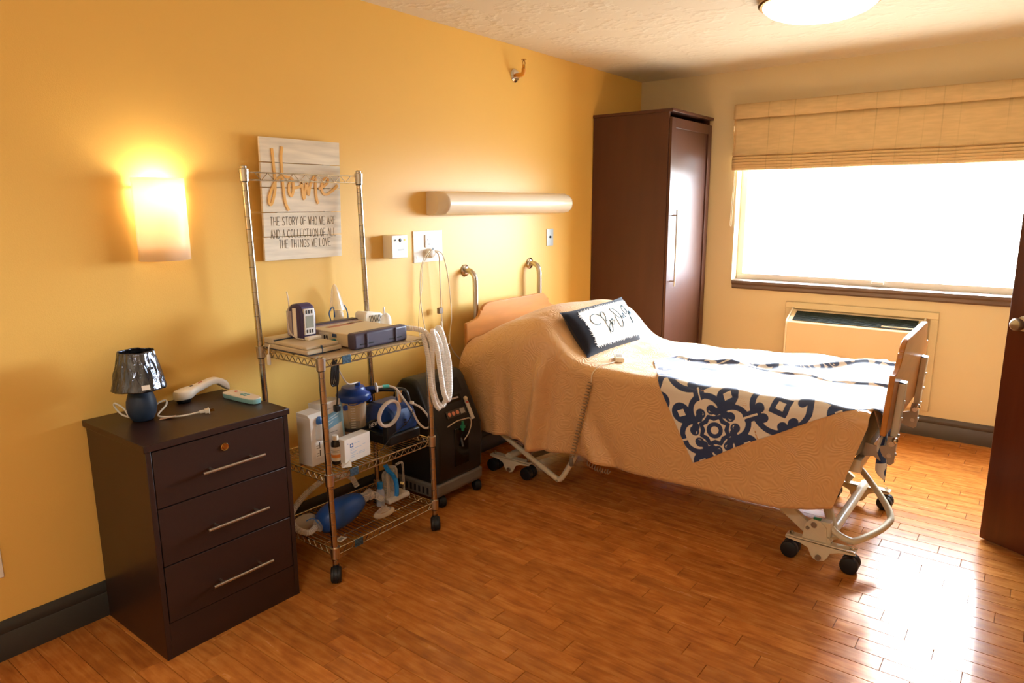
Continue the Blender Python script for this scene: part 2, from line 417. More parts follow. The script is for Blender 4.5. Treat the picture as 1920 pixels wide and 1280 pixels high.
bx('latch', (1.74, y0-.03, WZ0+fw*.4), (1.815, y0-.01, WZ0+fw*.4+.02), M_frame, win, .003)
M_pane = clear_mat('window_glass', 'FFFFFF', .97, .02)
bx('pane', (WX0+fw, y0+.028, WZ0+fw), (1.755, y0+.032, WZ1-fw), M_pane, win)
bx('pane', (1.785, y0+.028, WZ0+fw), (WX1-fw, y0+.032, WZ1-fw), M_pane, win)
# sill board and apron
sl = MB(); prof = [(0, 0), (.012, 0), (.022, .012), (.022, .03), (.034, .044), (.034, .062), (0, .062)]
sl.prism(prof, lambda u, v, w: Vector((w, YB-u, .893+v)), WX0+.012, WX1+.03)
sl.box((WX0, YB, .935), (WX1, YB+.1, .957))
struct(sl, 'trim_2', mat('taupe_sill_paint', '6A564A', .35, noise=(8, .05)), 'taupe moulded window sill', smooth=25)

# ------------------------------------------------------------------ open door
P0 = Vector((2.566, 3.63, 0)); DD = Vector((3.365-2.566, 3.195-3.63, 0)); DW = DD.length; DD.normalize(); DN = Vector((-DD.y, DD.x, 0))*-1   # DN faces the viewer side
if DN.y > 0: DN = -DN
door = sroot('door_1', P0+DD*DW/2, 'reddish-brown stained wooden door standing open')
m = mat('red_brown_stained_wood', '5E2E1A', .32, spec=.5, noise=(3, .22, (6, 6, .5)), bump=(60, .06, 3, (1, 1, .06)))
db = MB(); db.obox(P0+DD*DW/2-DN*.022+Vector((0, 0, 1.03)), DD*DW/2, DN*.022, Vector((0, 0, 1.02)))
finish(db, 'leaf', m, door, bevel=.003)
kn = P0+DD*.068+Vector((0, 0, 1.012))
for s, off in ((1, 0), (-1, -.044)):
    k = MB(); o = kn+DN*off
    k.lathe([(.001, 0), (.033, 0), (.033, .006), (.028, .01), (.012, .014), (.011, .034), (.02, .04), (.027, .05), (.027, .062), (.02, .072), (.001, .075)], o, DN*s, 24)
    kk = finish(k, 'knob', M_steel, door)
bx2 = MB(); bx2.obox(P0-DN*.022+Vector((0, 0, 1.012)), DD*.0015, DN*.012, Vector((0, 0, .028))); finish(bx2, 'latch_plate', M_steel, door)
for z in (.25, 1.03, 1.82):
    h_ = MB(); h_.cyl(P0+DD*(DW+.006)+DN*.004+Vector((0, 0, z-.05)), P0+DD*(DW+.006)+DN*.004+Vector((0, 0, z+.05)), .007, n=12); finish(h_, 'hinge', M_steel, door)

# ------------------------------------------------------------------ wardrobe in the corner
M_ward = mat('dark_walnut_laminate', '4C2B1F', .44, spec=.5, noise=(2.5, .08, (5, 5, .6)))
wd = thing('wardrobe', 'tall dark brown wardrobe in the corner beside the window', 'wardrobe', (.30, 4.76, 0))
WXF, WYN, WYFAR, WZT = .585, 4.412, 5.105, 2.135
bx('side_panel', (.006, WYN, 0), (WXF, WYN+.019, WZT-.02), M_ward, wd, .0015)
bx('side_panel', (.006, WYFAR-.019, 0), (WXF, WYFAR, WZT-.02), M_ward, wd, .0015)
bx('back_panel', (.006, WYN+.019, .1), (.014, WYFAR-.019, WZT-.02), M_ward, wd)
bx('bottom_panel', (.014, WYN+.019, .08), (WXF, WYFAR-.019, .1), M_ward, wd)
bx('plinth', (.5, WYN+.019, 0), (.52, WYFAR-.019, .08), M_ward, wd)
bx('top_panel', (.004, WYN-.006, WZT-.02), (WXF+.028, WYFAR+.004, WZT), M_ward, wd, .002)
dy0, dy1, dz0, dz1, fx = WYN+.004, WYFAR-.004, .085, WZT-.055, WXF+.002
dr = finish(MB().box((fx, dy0+.06, dz0+.06), (fx+.008, dy1-.06, dz1-.06)), 'door', M_ward, wd)
for a, c in (((dy0, dz0), (dy0+.065, dz1)), ((dy1-.065, dz0), (dy1, dz1)), ((dy0+.065, dz0), (dy1-.065, dz0+.065)), ((dy0+.065, dz1-.065), (dy1-.065, dz1))):
    bx('door_frame_member', (fx, a[0], a[1]), (fx+.019, c[0], c[1]), M_ward, dr, .002)
h_ = MB(); hy = 4.478
h_.cyl((fx+.052, hy, .955), (fx+.052, hy, 1.475), .0065, n=12)
for z in (.99, 1.44): h_.cyl((fx+.018, hy, z), (fx+.052, hy, z), .0045, n=10)
finish(h_, 'handle', M_steel, dr)

# ------------------------------------------------------------------ three-drawer nightstand
M_dres = mat('espresso_laminate', '2E1D18', .34, spec=.5, noise=(2.2, .1, (6, 1, 6)))
ds = thing('nightstand', 'espresso brown three-drawer nightstand against the yellow wall', 'nightstand', (.235, 1.205, 0))
dX, dYa, dYb = .462, .942, 1.468
bx('side_panel', (.018, dYa, 0), (dX, dYa+.018, .742), M_dres, ds, .0015)
bx('side_panel', (.018, dYb-.018, 0), (dX, dYb, .742), M_dres, ds, .0015)
bx('back_panel', (.018, dYa+.018, 0), (.026, dYb-.018, .742), M_dres, ds)
bx('top_panel', (.004, dYa-.006, .742), (dX+.006, dYb+.006, .765), M_dres, ds, .002)
bx('plinth', (dX-.012, dYa+.018, 0), (dX-.003, dYb-.018, .128), M_dres, ds)
zs = [(.131, .333), (.337, .538), (.542, .737)]
for i, (a, c) in enumerate(reversed(zs)):
    d = bx('drawer', (.03, dYa+.021, a), (dX, dYb-.021, c), M_dres, ds, .0015)
    zc = (.626, .42, .208)[i]; hb = MB()
    hb.cyl((dX+.032, 1.108, zc), (dX+.032, 1.343, zc), .0055, n=12)
    for y in (1.148, 1.303): hb.cyl((dX, y, zc), (dX+.032, y, zc), .004, n=10)
    finish(hb, 'handle', M_steel, d)
    if i == 0:
        k = MB(); k.lathe([(.001, .006), (.008, .006), (.009, .004), (.013, .005), (.0145, .003), (.0145, 0)], (dX, 1.208, .687), (1, 0, 0), 20)
        lk = finish(k, 'lock', M_brass, d); lk['label'] = 'round brass keyhole lock'

# ------------------------------------------------------------------ hospital bed
bed = thing('hospital_bed', 'adjustable hospital bed with honey wood boards and cream steel frame', 'bed', (1.2, 3.35, 0))
M_oak = mat('honey_oak_laminate', 'C0803F', .28, spec=.5, noise=(3.0, .12, (1, 1.2, 7)))
M_oakedge = mat('oak_edge_banding', 'A86A30', .35, noise=(6, .15, (1, 1, 6)))
M_cream_steel = mat('cream_powder_coat', 'D9CDB2', .35, noise=(20, .04))
M_galv = mat('galvanised_steel', 'A9A196', .35, .9, noise=(15, .08))
def board_poly(y0, y1, zb, zs_, zp, notch, plate, r=.02):
    """scalloped board outline: straight sides, stepped ogee shoulders, level crown"""
    def half(sgn, yedge):
        p = [(yedge, zb), (yedge, zs_)]
        n = notch
        p += [(yedge+sgn*n*.18, zs_+.004)]
        for k in range(6):
            a = k/5*math.pi/2
            p.append((yedge+sgn*(n*.25+n*.3*math.sin(a)), zs_+.01+(zp-zs_)*.5*(1-math.cos(a))))
        for k in range(6):
            a = k/5*math.pi/2
            p.append((yedge+sgn*(n*.62+n*.38*(1-math.cos(a))), zs_+(zp-zs_)*.58+(zp-zs_)*.42*math.sin(a)))
        return p
    a = half(1, y0); c = half(-1, y1)
    return a+list(reversed(c))
# headboard
hp = board_poly(2.872, 3.80, .45, .862, .962, .22, 0)
hb = MB(); hb.prism(hp, lambda u, v, w: Vector((w, u, v)), .112, .132)
o = finish(hb, 'headboard', M_oak, bed, bevel=.004)
# footboard leans out a little at the top
FY0, FY1 = 2.905, 3.80
fp = board_poly(FY0, FY1, .625, .868, .985, .21, 0)
lean = lambda z: 2.228+(z-.625)*.055
fb = MB(); fb.prism(fp, lambda u, v, w: Vector((lean(v)+w, u, v)), 0, .021)
o = finish(fb, 'footboard', M_oak, bed, bevel=.004)
for y in (3.05, 3.64):
    p = MB(); p.beam((lean(.48)+.034, y, .482), (lean(.82)+.034, y, .815), .026, .05, (0, 1, 0))
    po = finish(p, 'footboard_post', M_cream_steel, bed, bevel=.004)
    cp = MB(); cp.beam((lean(.8)+.0345, y, .815), (lean(.8)+.035, y, .819), .024, .046, (0, 1, 0)); finish(cp, 'post_cap', M_black, po)
    for z in (.52, .60, .67, .74):
        bo = MB(); q = Vector((lean(z)+.048, y-.012, z)); bo.cyl(q, q+Vector((.006, 0, 0)), .006, n=8); finish(bo, 'bolt', M_steel, po)
    # bracket to the frame
    br = MB(); poly = [(2.12, .505), (2.17, .50), (2.2, .505), (2.225, .49), (2.262, .480), (2.274, .492), (2.274, .60), (2.245, .60), (2.24, .56), (2.21, .55), (2.17, .558), (2.12, .555)]
    yy = y-.045; br.prism(poly, lambda u, v, w: Vector((u, w, v)), yy, yy+.006)
    bro = finish(br, 'footboard_bracket', M_galv, bed, bevel=.001)
    for q in ((2.15, .525), (2.255, .52)):
        h2 = MB(); h2.cyl((q[0], yy-.004, q[1]), (q[0], yy+.01, q[1]), .009, n=12); finish(h2, 'bolt', M_steel, bro)
    bl = MB(); bl.cyl((2.262, yy-.02, .575), (2.262, yy+.06, .575), .011, n=10); bl.ball((2.272, yy-.012, .59), .012); finish(bl, 'lock_pin', M_chrome, bed)
# headboard legs
for y in (3.02, 3.64): bx('headboard_post', (.136, y-.02, .30), (.162, y+.02, .62), M_cream_steel, bed, .003)
# deck frame
for y in (2.95, 3.73): bx('side_rail', (.17, y-.015, .445), (2.17, y+.015, .50), M_cream_steel, bed, .003)
for x in (.18, .75, 1.35, 2.15): bx('cross_member', (x-.015, 2.965, .45), (x+.015, 3.715, .49), M_cream_steel, bed, .002)
mt = finish(MB().box((.15, 2.915, .505), (2.165, 3.775, .69)), 'mattress', mat('grey_mattress_ticking', '8F9499', .8), bed, bevel=.04, seg=4)
# twin wheels on a rocker plate
def twin_caster(mb_y, x, y, r=.0365):
    for s in (-1, 1):
        yc = y+s*.021
        mb_y.lathe([(.001, -.017), (r*.7, -.0175), (r*.95, -.014), (r, -.008), (r, .008), (r*.95, .014), (r*.7, .0175), (.001, .017)], (x, yc, r), (0, 1, 0), 24)
    mb_y.cyl((x, y-.03, r), (x, y+.03, r), .008, n=10)
    mb_y.cyl((x, y, r), (x, y, r*2+.006), .011, n=12)
def rocker(x, y, flip):
    pl = MB(); z = .086
    poly = [(-.14, 0), (-.14, .012), (-.13, .016), (.13, .016), (.14, .012), (.14, 0), (.075, -.008), (.045, -.02), (.034, -.045), (.022, -.062), (0, -.07), (-.022, -.062), (-.034, -.045), (-.045, -.02), (-.075, -.008)]
    pl.prism(poly, lambda u, v, w: Vector((x+u, w, z+v)), y-.026, y-.02)
    pl.box((x-.14, y-.026, z+.006), (x+.14, y+.026, z+.012))
    po = finish(pl, 'caster_plate', M_cream_steel, bed, bevel=.0015)
    a = MB(); a.cyl((x, y-.034, z-.05), (x, y-.02, z-.05), .012, n=16); finish(a, 'pivot_bolt', M_galv, po)
    for s in (-1, 1):
        c = MB(); twin_caster(c, x+s*.12, y); finish(c, 'caster', M_rubber, bed)
        n_ = MB(); n_.cyl((x+s*.12, y, z+.012), (x+s*.12, y, z+.02), .011, n=6); n_.cyl((x+s*.12, y, z+.02), (x+s*.12, y, z+.027), .006, n=8); finish(n_, 'bolt', M_chrome, po)
for x in (2.04, .375):
    for y in (2.965, 3.735): rocker(x, y, 0)
# foot-end lifting legs
def tubep(name, pts, r, m, par=bed, n=12, k=6): return finish(MB().tube(cr(pts, k), r, n), name, m, par)
for y in (2.985, 3.715):
    lg = MB(); lg.beam((2.0, y+.012, .115), (1.50, y+.012, .47), .05, .026, (0, 1, 0)); finish(lg, 'lift_leg', M_cream_steel, bed, bevel=.003)
gs = MB(); gs.prism([(1.965, .10), (1.975, .17), (2.0, .195), (2.035, .19), (2.06, .165), (2.065, .10)], lambda u, v, w: Vector((u, w, v)), 2.953, 2.96); go = finish(gs, 'gusset_plate', M_cream_steel, bed, bevel=.001)
bx('gusset_block', (2.03, 2.962, .125), (2.075, 3.0, .19), M_cream_steel, bed, .003)
k = MB(); k.cyl((2.01, 2.948, .17), (2.01, 2.956, .17), .012, n=14); k.cyl((1.985, 2.95, .15), (1.985, 2.956, .15), .008, n=12); finish(k, 'bolt', M_galv, go)
bx('green_tag', (2.005, 2.955, .194), (2.035, 2.965, .203), mat('green_tag', '2F7A4D', .5), bed, .001)
cb = MB(); cb.cyl((2.06, 2.955, .105), (2.06, 3.745, .105), .021, n=16); finish(cb, 'cross_tube', M_cream_steel, bed)
lt = MB(); lt.cyl((2.09, 3.0, .115), (1.86, 3.34, .46), .02, n=14); finish(lt, 'lift_strut', M_cream_steel, bed)
tubep('bumper_loop', [(2.07, 3.0, .155), (2.09, 2.995, .14), (2.14, 3.0, .12), (2.17, 3.02, .12), (2.225, 3.12, .135), (2.25, 3.19, .15), (2.255, 3.24, .165), (2.22, 3.3, .20), (2.12, 3.40, .27), (2.02, 3.48, .33)], .0145, M_cream_steel)
# head-end loops and base
def vee(y, dx, name):
    return tubep(name, [(.26+dx, y, .30), (.34+dx, y, .258), (.70+dx, y, .088), (.735+dx, y, .077), (.765+dx, y, .10), (.85+dx, y, .25), (.90+dx, y, .34)], .0145, M_cream_steel, k=8)
vee(2.905, 0, 'guard_loop'); vee(3.60, -.02, 'guard_loop')
b2 = MB(); b2.beam((.49, 2.975, .115), (.66, 3.30, .17), .07, .022); b2.beam((.66, 3.30, .17), (.66, 3.6, .17), .07, .022); finish(b2, 'base_link', M_cream_steel, bed, bevel=.002)
bx('motor_box', (.28, 3.05, .16), (.62, 3.55, .40), mat('charcoal_motor_case', '1B1B1D', .5), bed, .02)
cb = MB(); cb.cyl((.36, 2.955, .105), (.36, 3.745, .105), .021, n=16); finish(cb, 'cross_tube', M_cream_steel, bed)

# ------------------------------------------------------------------ bedspread
XH, XF, RR = .14, 2.19, .05
HUMP = [(.10, .055), (.2, .105), (.3, .16), (.4, .21), (.5, .245), (.58, .258), (.64, .25), (.70, .20), (.75, .13), (.80, .065), (.86, .028), (.94, .01), (1.04, 0)]
HEM = [(.1, .30), (.24, .292), (.38, .288), (.55, .292), (.60, .268), (.66, .25), (.76, .248), (.88, .262), (.95, .255), (1.05, .236), (1.32, .234), (1.55, .24), (1.75, .236), (1.96, .243), (2.1, .268), (2.2, .30)]
def hump(x): 
    return sum(lerp_table(HUMP, x+d) for d in (-.03, 0, .03))/3
def yout(x): return 2.868-.075*(1-sm(.55, .85, x))+.012*sm(1.6, 2.2, x)
def rad(x): return .045+.12*(1-sm(.55, .82, x))
def ztop(x, y):
    h = hump(x); yc = 3.33
    e = 1-.28*(abs(y-yc)/.5)**2.6
    z = .712+h*e
    z += .006*math.sin(x*7+y*3)*math.sin(y*9-x*2)+.004*math.sin(x*19+1.3*math.sin(y*11))
    z += .02*sm(3.55, 3.78, y)*sm(1.15, 1.9, x)
    return z
def surf(x, c):
    """point of the bed surface: x along the bed, c across from the near edge (negative hangs down the side)"""
    xe = min(x, XF); R = rad(xe); yo = yout(xe); yi = yo+R
    if c >= 0:
        y = yi+c; p = Vector((xe, y, ztop(xe, y)))
    else:
        d = -c; z0 = ztop(xe, yi); q = R*math.pi/2
        if d < q:
            a = d/R; p = Vector((xe, yi-R*math.sin(a), z0-R*(1-math.cos(a))))
        else:
            dd = d-q; z = z0-R-dd
            k = min(1, dd/.25)
            out = .01*dd+.016*k*math.sin(xe*9.5+1.0)*sm(.85, .3, xe)+.012*k*math.sin(xe*21+.5)*sm(.8, .4, xe)+.006*k*math.sin(xe*6+dd*4)
            out += .05*min(1, dd/.12)*math.exp(-((xe-.70+.12*dd)/.026)**2)-.022*k*math.exp(-((xe-.75+.12*dd)/.022)**2)+.02*k*math.exp(-((xe-.52)/.03)**2)+.016*k*math.exp(-((xe-.40)/.025)**2)
            out += .03*sm(.1, .4, dd)*math.exp(-((xe-.93-.5*(dd-.3))/.05)**2)-.02*sm(.1, .4, dd)*math.exp(-((xe-1.02-.5*(dd-.3))/.06)**2)
            out -= .05*k*sm(.35, .15, xe)
            p = Vector((xe-.115*sm(1.55, 2.2, xe)*(dd/.42)*1.0, yo-out, z))
    if x > XF:
        e = x-XF; R2 = .028; q = R2*math.pi/2
        if e < q: a = e/R2; p.x = p.x+R2*math.sin(a); p.z -= R2*(1-math.cos(a))
        else: p.x += R2; p.z -= R2+(e-q)
    return p
# length of cloth down the near side to reach the hem
def drop(x):
    R = rad(x); z0 = ztop(x, yout(x)+R); return R*math.pi/2+(z0-R-lerp_table(HEM, x))
m = mat('peach_quilted_cotton', 'D9AB74', .42, spec=.6); nt = m.node_tree; N = nt.nodes; L = nt.links
tc = N.new('ShaderNodeTexCoord'); nz = N.new('ShaderNodeTexNoise'); nz.inputs['Scale'].default_value = 8; nz.inputs['Detail'].default_value = 1.2
L.new(tc.outputs['Object'], nz.inputs['Vector'])
ws = N.new('ShaderNodeMath'); ws.operation = 'MULTIPLY'; ws.inputs[1].default_value = 150; L.new(nz.outputs['Fac'], ws.inputs[0])
sn = N.new('ShaderNodeMath'); sn.operation = 'SINE'; L.new(ws.outputs[0], sn.inputs[0])
n2 = N.new('ShaderNodeTexNoise'); n2.inputs['Scale'].default_value = 70; L.new(tc.outputs['Object'], n2.inputs['Vector'])
a2 = N.new('ShaderNodeMath'); a2.operation = 'MULTIPLY_ADD'; a2.inputs[1].default_value = 1.2; L.new(n2.outputs['Fac'], a2.inputs[0]); L.new(sn.outputs[0], a2.inputs[2])
bp = N.new('ShaderNodeBump'); bp.inputs['Strength'].default_value = .4; bp.inputs['Distance'].default_value = .0016; L.new(a2.outputs[0], bp.inputs['Height']); L.new(bp.outputs[0], N['Principled BSDF'].inputs['Normal'])
N['Principled BSDF'].inputs['Sheen Weight'].default_value = .2
M_spread = m
cv = MB(); rows_ = []; NX = 170
for i in range(NX+1):
    x = XH+(XF-XH)*i/NX; row = []
    yi = yout(x)+rad(x); yf = 3.765; R = .05
    for k in range(12):     # far side, from the hem up
        z = .24+(ztop(x, yf)-R-.24)*k/12; row.append(Vector((x-.08*sm(1.55, 2.2, x)*(1-k/12), yf+R+.008*math.sin(x*12)*(1-k/12), z)))
    for k in range(6):
        a = math.pi/2*(1-k/6); row.append(Vector((x, yf+R*math.sin(a), ztop(x, yf)-R*(1-math.cos(a)))))
    W = yf-yi
    for k in range(46): row.append(surf(x, W*(1-k/46)))
    D = drop(x); q = rad(x)*math.pi/2
    for k in range(9): row.append(surf(x, -q*k/9))
    for k in range(31): row.append(surf(x, -(q+(D-q)*k/30)))
    rows_.append(row)
# foot end tucked down over the mattress end
nj = len(rows_[0]); lastrow = rows_[-1]
jn = 12+6+46
for e in (.012, .03, .06, .10, .15):
    row = []
    for j, p in enumerate(lastrow):
        f = min(1, max(0, (jn-2-j)/8), max(0, (j-14)/6)); row.append(Vector((p.x+.012*min(1, e/.03)*f, p.y, p.z-max(0, e-.008)*f)))
    rows_.append(row)
cv.grid(rows_)
sp = solo(cv, 'bedspread', M_spread, 'peach quilted bedspread draped over the hospital bed', 'bedspread', smooth=80)
sp.modifiers.new('thickness', 'SOLIDIFY').thickness = .004

# ------------------------------------------------------------------ patterned throw
def throw_dark(u, v):
    """signed value > 0 where the print is navy"""
    T = .62; best = -1; hole = -1
    u -= .169; v -= .106
    for ox, oy in ((0, 0), (T/2, T/2)):
        x = (u-ox+T/2) % T-T/2; y = (v-oy+T/2) % T-T/2
        if abs(x)+abs(y) > T/2+.06: continue
        ax, ay = abs(x), abs(y)
        if ay > ax: ax, ay = ay, ax
        r = math.hypot(ax, ay); th = math.atan2(ay, ax); hy = math.hypot
        c = [.0095-abs(r-.0275)]                                                  # ring
        c.append(.0105-abs(r-(.066-.012*abs(math.cos(4*th+math.pi/2)))))           # scalloped web
        c.append(.022-hy(ax-.090, ay-.027)); c.append(.017-hy(ax-.074, ay-.044)) # curls
        hole = max(hole, min(.0095-hy(ax-.088, ay-.021), hy(ax-.092, ay-.026)-.0085))
        if ax > .058: c.append(.0125-abs(hy(ax-.090, ay)-.070))                   # cup
        if .145 < ax < .225: c.append(.0235-ay)                                   # spoke
        if .140 < ax < .208: hole = max(hole, .0052-ay)
        c.append(.047-hy(ax-.116, ay-.116))                               # square on a dark boss
        hole = max(hole, .018-max(abs(ax-.116), abs(ay-.116)))
        d = hy(ax-T/2, ay); c.append(.0125-abs(d-.116))                           # round cell with its diamond
        c.append(.021-hy(ax-(T/2-.084), ay-.023)); c.append(.013-hy(ax-(T/2-.1), ay-.008))
        q = abs(ax-T/2)+abs(ay); c.append(min(.054-q, q-.023))
        best = max(best, *c)
    return best if hole < 0 else -hole
BU, BV = 1.16, .86
O2 = Vector((1.495, -.375)); e1 = Vector((.871, .492)); e2 = Vector((-.492, .871))
NU, NV = 250, 186
tb = MB(); rows_ = []; vals = []
def bsurf(s, c):
    if s <= XF: return surf(s, c)
    k_ = sm(.10, .26, s-XF); p = surf(s, c*(1-.68*sm(0, .3, s-XF)))      # gathers where it drops between mattress and footboard
    p.x += k_*(.012+.028*math.sin(c*38+.5)); p.y += k_*.02*math.cos(c*38+.5)
    return p
for i in range(NU+1):
    u = BU*i/NU; row = []
    for j in range(NV+1):
        v = BV*j/NV; q = O2+e1*u+e2*v; s_, c_ = q
        p = bsurf(s_, c_); h_ = .004
        du = bsurf(s_+h_, c_)-bsurf(s_-h_, c_); dv = bsurf(s_, c_+h_)-bsurf(s_, c_-h_)
        n_ = du.cross(dv)
        if n_.length < 1e-9: n_ = Vector((0, 0, 1))
        n_.normalize()
        w = .007+.004*math.sin(u*17+v*9)*math.sin(v*13-u*5)+.003*math.sin(u*31+2*math.sin(v*20))
        w += .016*math.exp(-((v-.74-.03*math.sin(u*8))/.025)**2)*sm(.2, .5, u)+.010*math.exp(-((u*.6+v-.95)/.02)**2)
        if c_ < -.04: w = .007+.003*math.sin(u*14)
        row.append(p+n_*max(.004, w)); vals.append(throw_dark(u, v))
    rows_.append(row)
tb.grid(rows_)
m = bpy.data.materials.new('navy_white_printed_fleece'); m.use_nodes = True; nt = m.node_tree; N = nt.nodes; L = nt.links
at = N.new('ShaderNodeAttribute'); at.attribute_name = 'print_value'
mr = N.new('ShaderNodeMapRange'); mr.inputs[1].default_value = -.0012; mr.inputs[2].default_value = .0012; L.new(at.outputs['Fac'], mr.inputs[0])
mc = N.new('ShaderNodeMix'); mc.data_type = 'RGBA'; mc.inputs[6].default_value = lin('E6DFD3'); mc.inputs[7].default_value = lin('1C3A6B')
L.new(mr.outputs[0], mc.inputs[0]); L.new(mc.outputs[2], N['Principled BSDF'].inputs['Base Color'])
pset(N['Principled BSDF'], Roughness=.48); N['Principled BSDF'].inputs['Sheen Weight'].default_value = .35
th = solo(tb, 'throw_blanket', m, 'navy and white scroll-print throw blanket spread over the foot of the bed', 'blanket', smooth=80)
at_ = th.data.attributes.new('print_value', 'FLOAT', 'POINT'); at_.data.foreach_set('value', vals)
th.modifiers.new('thickness', 'SOLIDIFY').thickness = .005

# ------------------------------------------------------------------ lettered pillow
pBL, pBR, pTL, pTR = V(.872, 2.975, .748), V(.872, 3.575, .748), V(.705, 2.962, .972), V(.705, 3.63, .985)
pn = (pBR-pBL).cross(pTL-pBL).normalized()
if pn.x < 0: pn = -pn
def pil(u, v, side):   # u, v in -1..1
    p = (pBL*(1-u)*(1-v)+pBR*(1+u)*(1-v)+pTL*(1-u)*(1+v)+pTR*(1+u)*(1+v))/4
    c = (pBL+pBR+pTL+pTR)/4
    pin = 1-.07*(1-abs(u)**4)*(abs(v)**6)-.06*(1-abs(v)**4)*(abs(u)**6)
    p = c+(p-c)*pin
    th_ = .062*((1-abs(u)**3.0)**.55)*((1-abs(v)**2.6)**.55)
    p = p+pn*(th_*side-.015)+pn*.006*math.sin(u*5+v*3)*(1-u*u)*(1-v*v)*side
    return p
pm = MB(); n1_, n2_ = 40, 24
for side in (1, -1):
    pm.grid([[pil(-1+2*i/n1_, -1+2*j/n2_, side) for j in range(n2_+1)] for i in range(n1_+1)])
plw = thing('throw_pillow', 'oblong navy pillow with white fringed panel and cursive lettering', 'pillow', (.8, 3.28, .72))
M_navyv = mat('navy_velvet', '1A1D2B', .8, spec=.3, noise=(25, .15)); M_navyv.node_tree.nodes['Principled BSDF'].inputs['Sheen Weight'].default_value = .12
finish(pm, 'pillow_body', M_navyv, plw, smooth=80)
M_cot = mat('white_cotton_panel', 'F1ECE2', .9, spec=.2)
fm = MB(); U0, U1, V0, V1 = -.72, .92, -.76, .70
fm.grid([[pil(U0+(U1-U0)*i/30, V0+(V1-V0)*j/18, 1)+pn*.003 for j in range(19)] for i in range(31)])
pnl = finish(fm, 'white_panel', M_cot, plw, smooth=80)
rnd = random.Random(3); fr_ = MB()
def strand(u, v, du, dv):
    w = .012; L_ = rnd.uniform(.6, 1.25)
    tu, tv = (0, 1) if du else (1, 0)
    a = pil(u-tu*w, v-tv*w*1.6, 1)+pn*.0035; b_ = pil(u+tu*w, v+tv*w*1.6, 1)+pn*.0035
    jx = rnd.uniform(-.03, .03)
    c_ = pil(u+du*L_+tu*jx, v+dv*L_+tv*jx, 1)+pn*rnd.uniform(.004, .011)
    fr_.add([a, b_, c_], [(0, 1, 2)])
for k in range(46):
    u = U0+(U1-U0)*(k+.5)/46; strand(u, V0, 0, -.1); strand(u, V1, 0, .1)
for k in range(26):
    v = V0+(V1-V0)*(k+.5)/26; strand(U0, v, -.06, 0); strand(U1, v, .05, 0)
fo = finish(fr_, 'fringe', M_cot, pnl, smooth=0); fo['kind'] = 'stuff'
# cursive writing sewn on the panel (u to the right, v up), letter by letter
CUR = [
 [(.0,.62),(-.04,.58),(-.10,.62),(-.135,.74),(-.10,.86),(-.03,.90),(.03,.84),(.075,.70),(.09,.50),(.085,.30),(.082,.26)],
 [(.055,.76),(.07,.88),(.10,.90),(.125,.84),(.12,.72),(.10,.62),(.145,.64),(.175,.54),(.165,.40),(.135,.30),(.105,.34),(.11,.44),(.15,.52)],
 [(.15,.52),(.185,.60),(.21,.64),(.215,.58),(.19,.55),(.195,.48),(.225,.50),(.245,.60)],
 [(.30,.70),(.275,.80),(.26,.86),(.27,.93),(.30,.93),(.34,.86),(.37,.76),(.385,.60),(.375,.44),(.345,.34),(.32,.36),(.30,.46),(.285,.58),(.28,.68),(.30,.70),(.335,.62),(.375,.62)],
 [(.39,.66),(.395,.58),(.41,.56),(.425,.62),(.43,.68),(.43,.58),(.445,.58),(.455,.66),(.46,.72),(.475,.68),(.475,.58),(.49,.58),(.50,.62)],
 [(.56,.92),(.535,.92),(.51,.84),(.515,.72),(.545,.66),(.58,.72),(.59,.80),(.585,.82)],
 [(.55,.90),(.56,.96),(.585,.93),(.60,.80),(.62,.66),(.625,.50),(.61,.38),(.592,.40),(.60,.52),(.63,.66)],
 [(.645,.78),(.645,.68),(.66,.67),(.67,.76),(.672,.68),(.685,.68),(.69,.74),(.685,.70),(.70,.69),(.71,.74),(.71,.68),(.722,.68),(.728,.84),(.73,.72),(.735,.68)]]
tx = MB()
for st in CUR:
    pts = [(p[0], p[1], 0) for p in st]; sm_ = cr(pts, 5)
    P = []
    for p in sm_:
        u = -.58+(p.x+.135)/.87*1.44; v = -.95+p.y*1.62-.0*p.x
        P.append(pil(min(.96, u), v*.9, 1)+pn*.0045)
    tx.tube(P, .0018, 4)
to = finish(tx, 'cursive_lettering', mat('dark_teal_thread', '1D4A5C', .6), pnl, smooth=40); to['label'] = 'dark teal cursive words Be Our Guest'

# ------------------------------------------------------------------ through-wall heater
pt = thing('wall_heater', 'beige through-wall heating and cooling unit under the window', 'heater', (1.68, YB-.1, .2))
M_ptac = mat('beige_enamel_metal', 'DCCBAA', .4)
pz0, pz1, px0, px1, pyf = .21, .775, 1.262, 2.10, YB-.16
prof = [(YB-.02, pz0), (pyf+.01, pz0), (pyf, pz0+.02), (pyf, .70), (pyf+.006, .708), (YB-.03, .768), (YB-.02, .775)]
bd = MB(); bd.prism(prof, lambda u, v, w: Vector((w, u, v)), px0+.012, px1-.012); finish(bd, 'casing', M_ptac, pt, bevel=.002)
for x in (px0, px1-.012):
    sp_ = MB(); sp_.prism([(YB-.02, pz0-.01), (pyf-.006, pz0-.01), (pyf-.008, .704), (pyf+.004, .716), (YB-.02, .79)], lambda u, v, w: Vector((w, u, v)), x, x+.012)
    finish(sp_, 'end_cap', mat('white_enamel_metal', 'E9E0CC', .35), pt, bevel=.003)
M_slot = mat('dark_green_grille', '1F2C2A', .5)
ang = Vector((0, YB-.03-(pyf+.006), .768-.708)); an = ang.normalized(); up_ = Vector((0, -an.z, an.y))
base_ = Vector((0, pyf+.006, .708))
gr = MB(); a = base_+an*.012+up_*.002; c = base_+an*(ang.length-.012)+up_*.002
gr.add([(px0+.04, a.y, a.z), (px1-.04, a.y, a.z), (px1-.04, c.y, c.z), (px0+.04, c.y, c.z)], [(0, 1, 2, 3)])
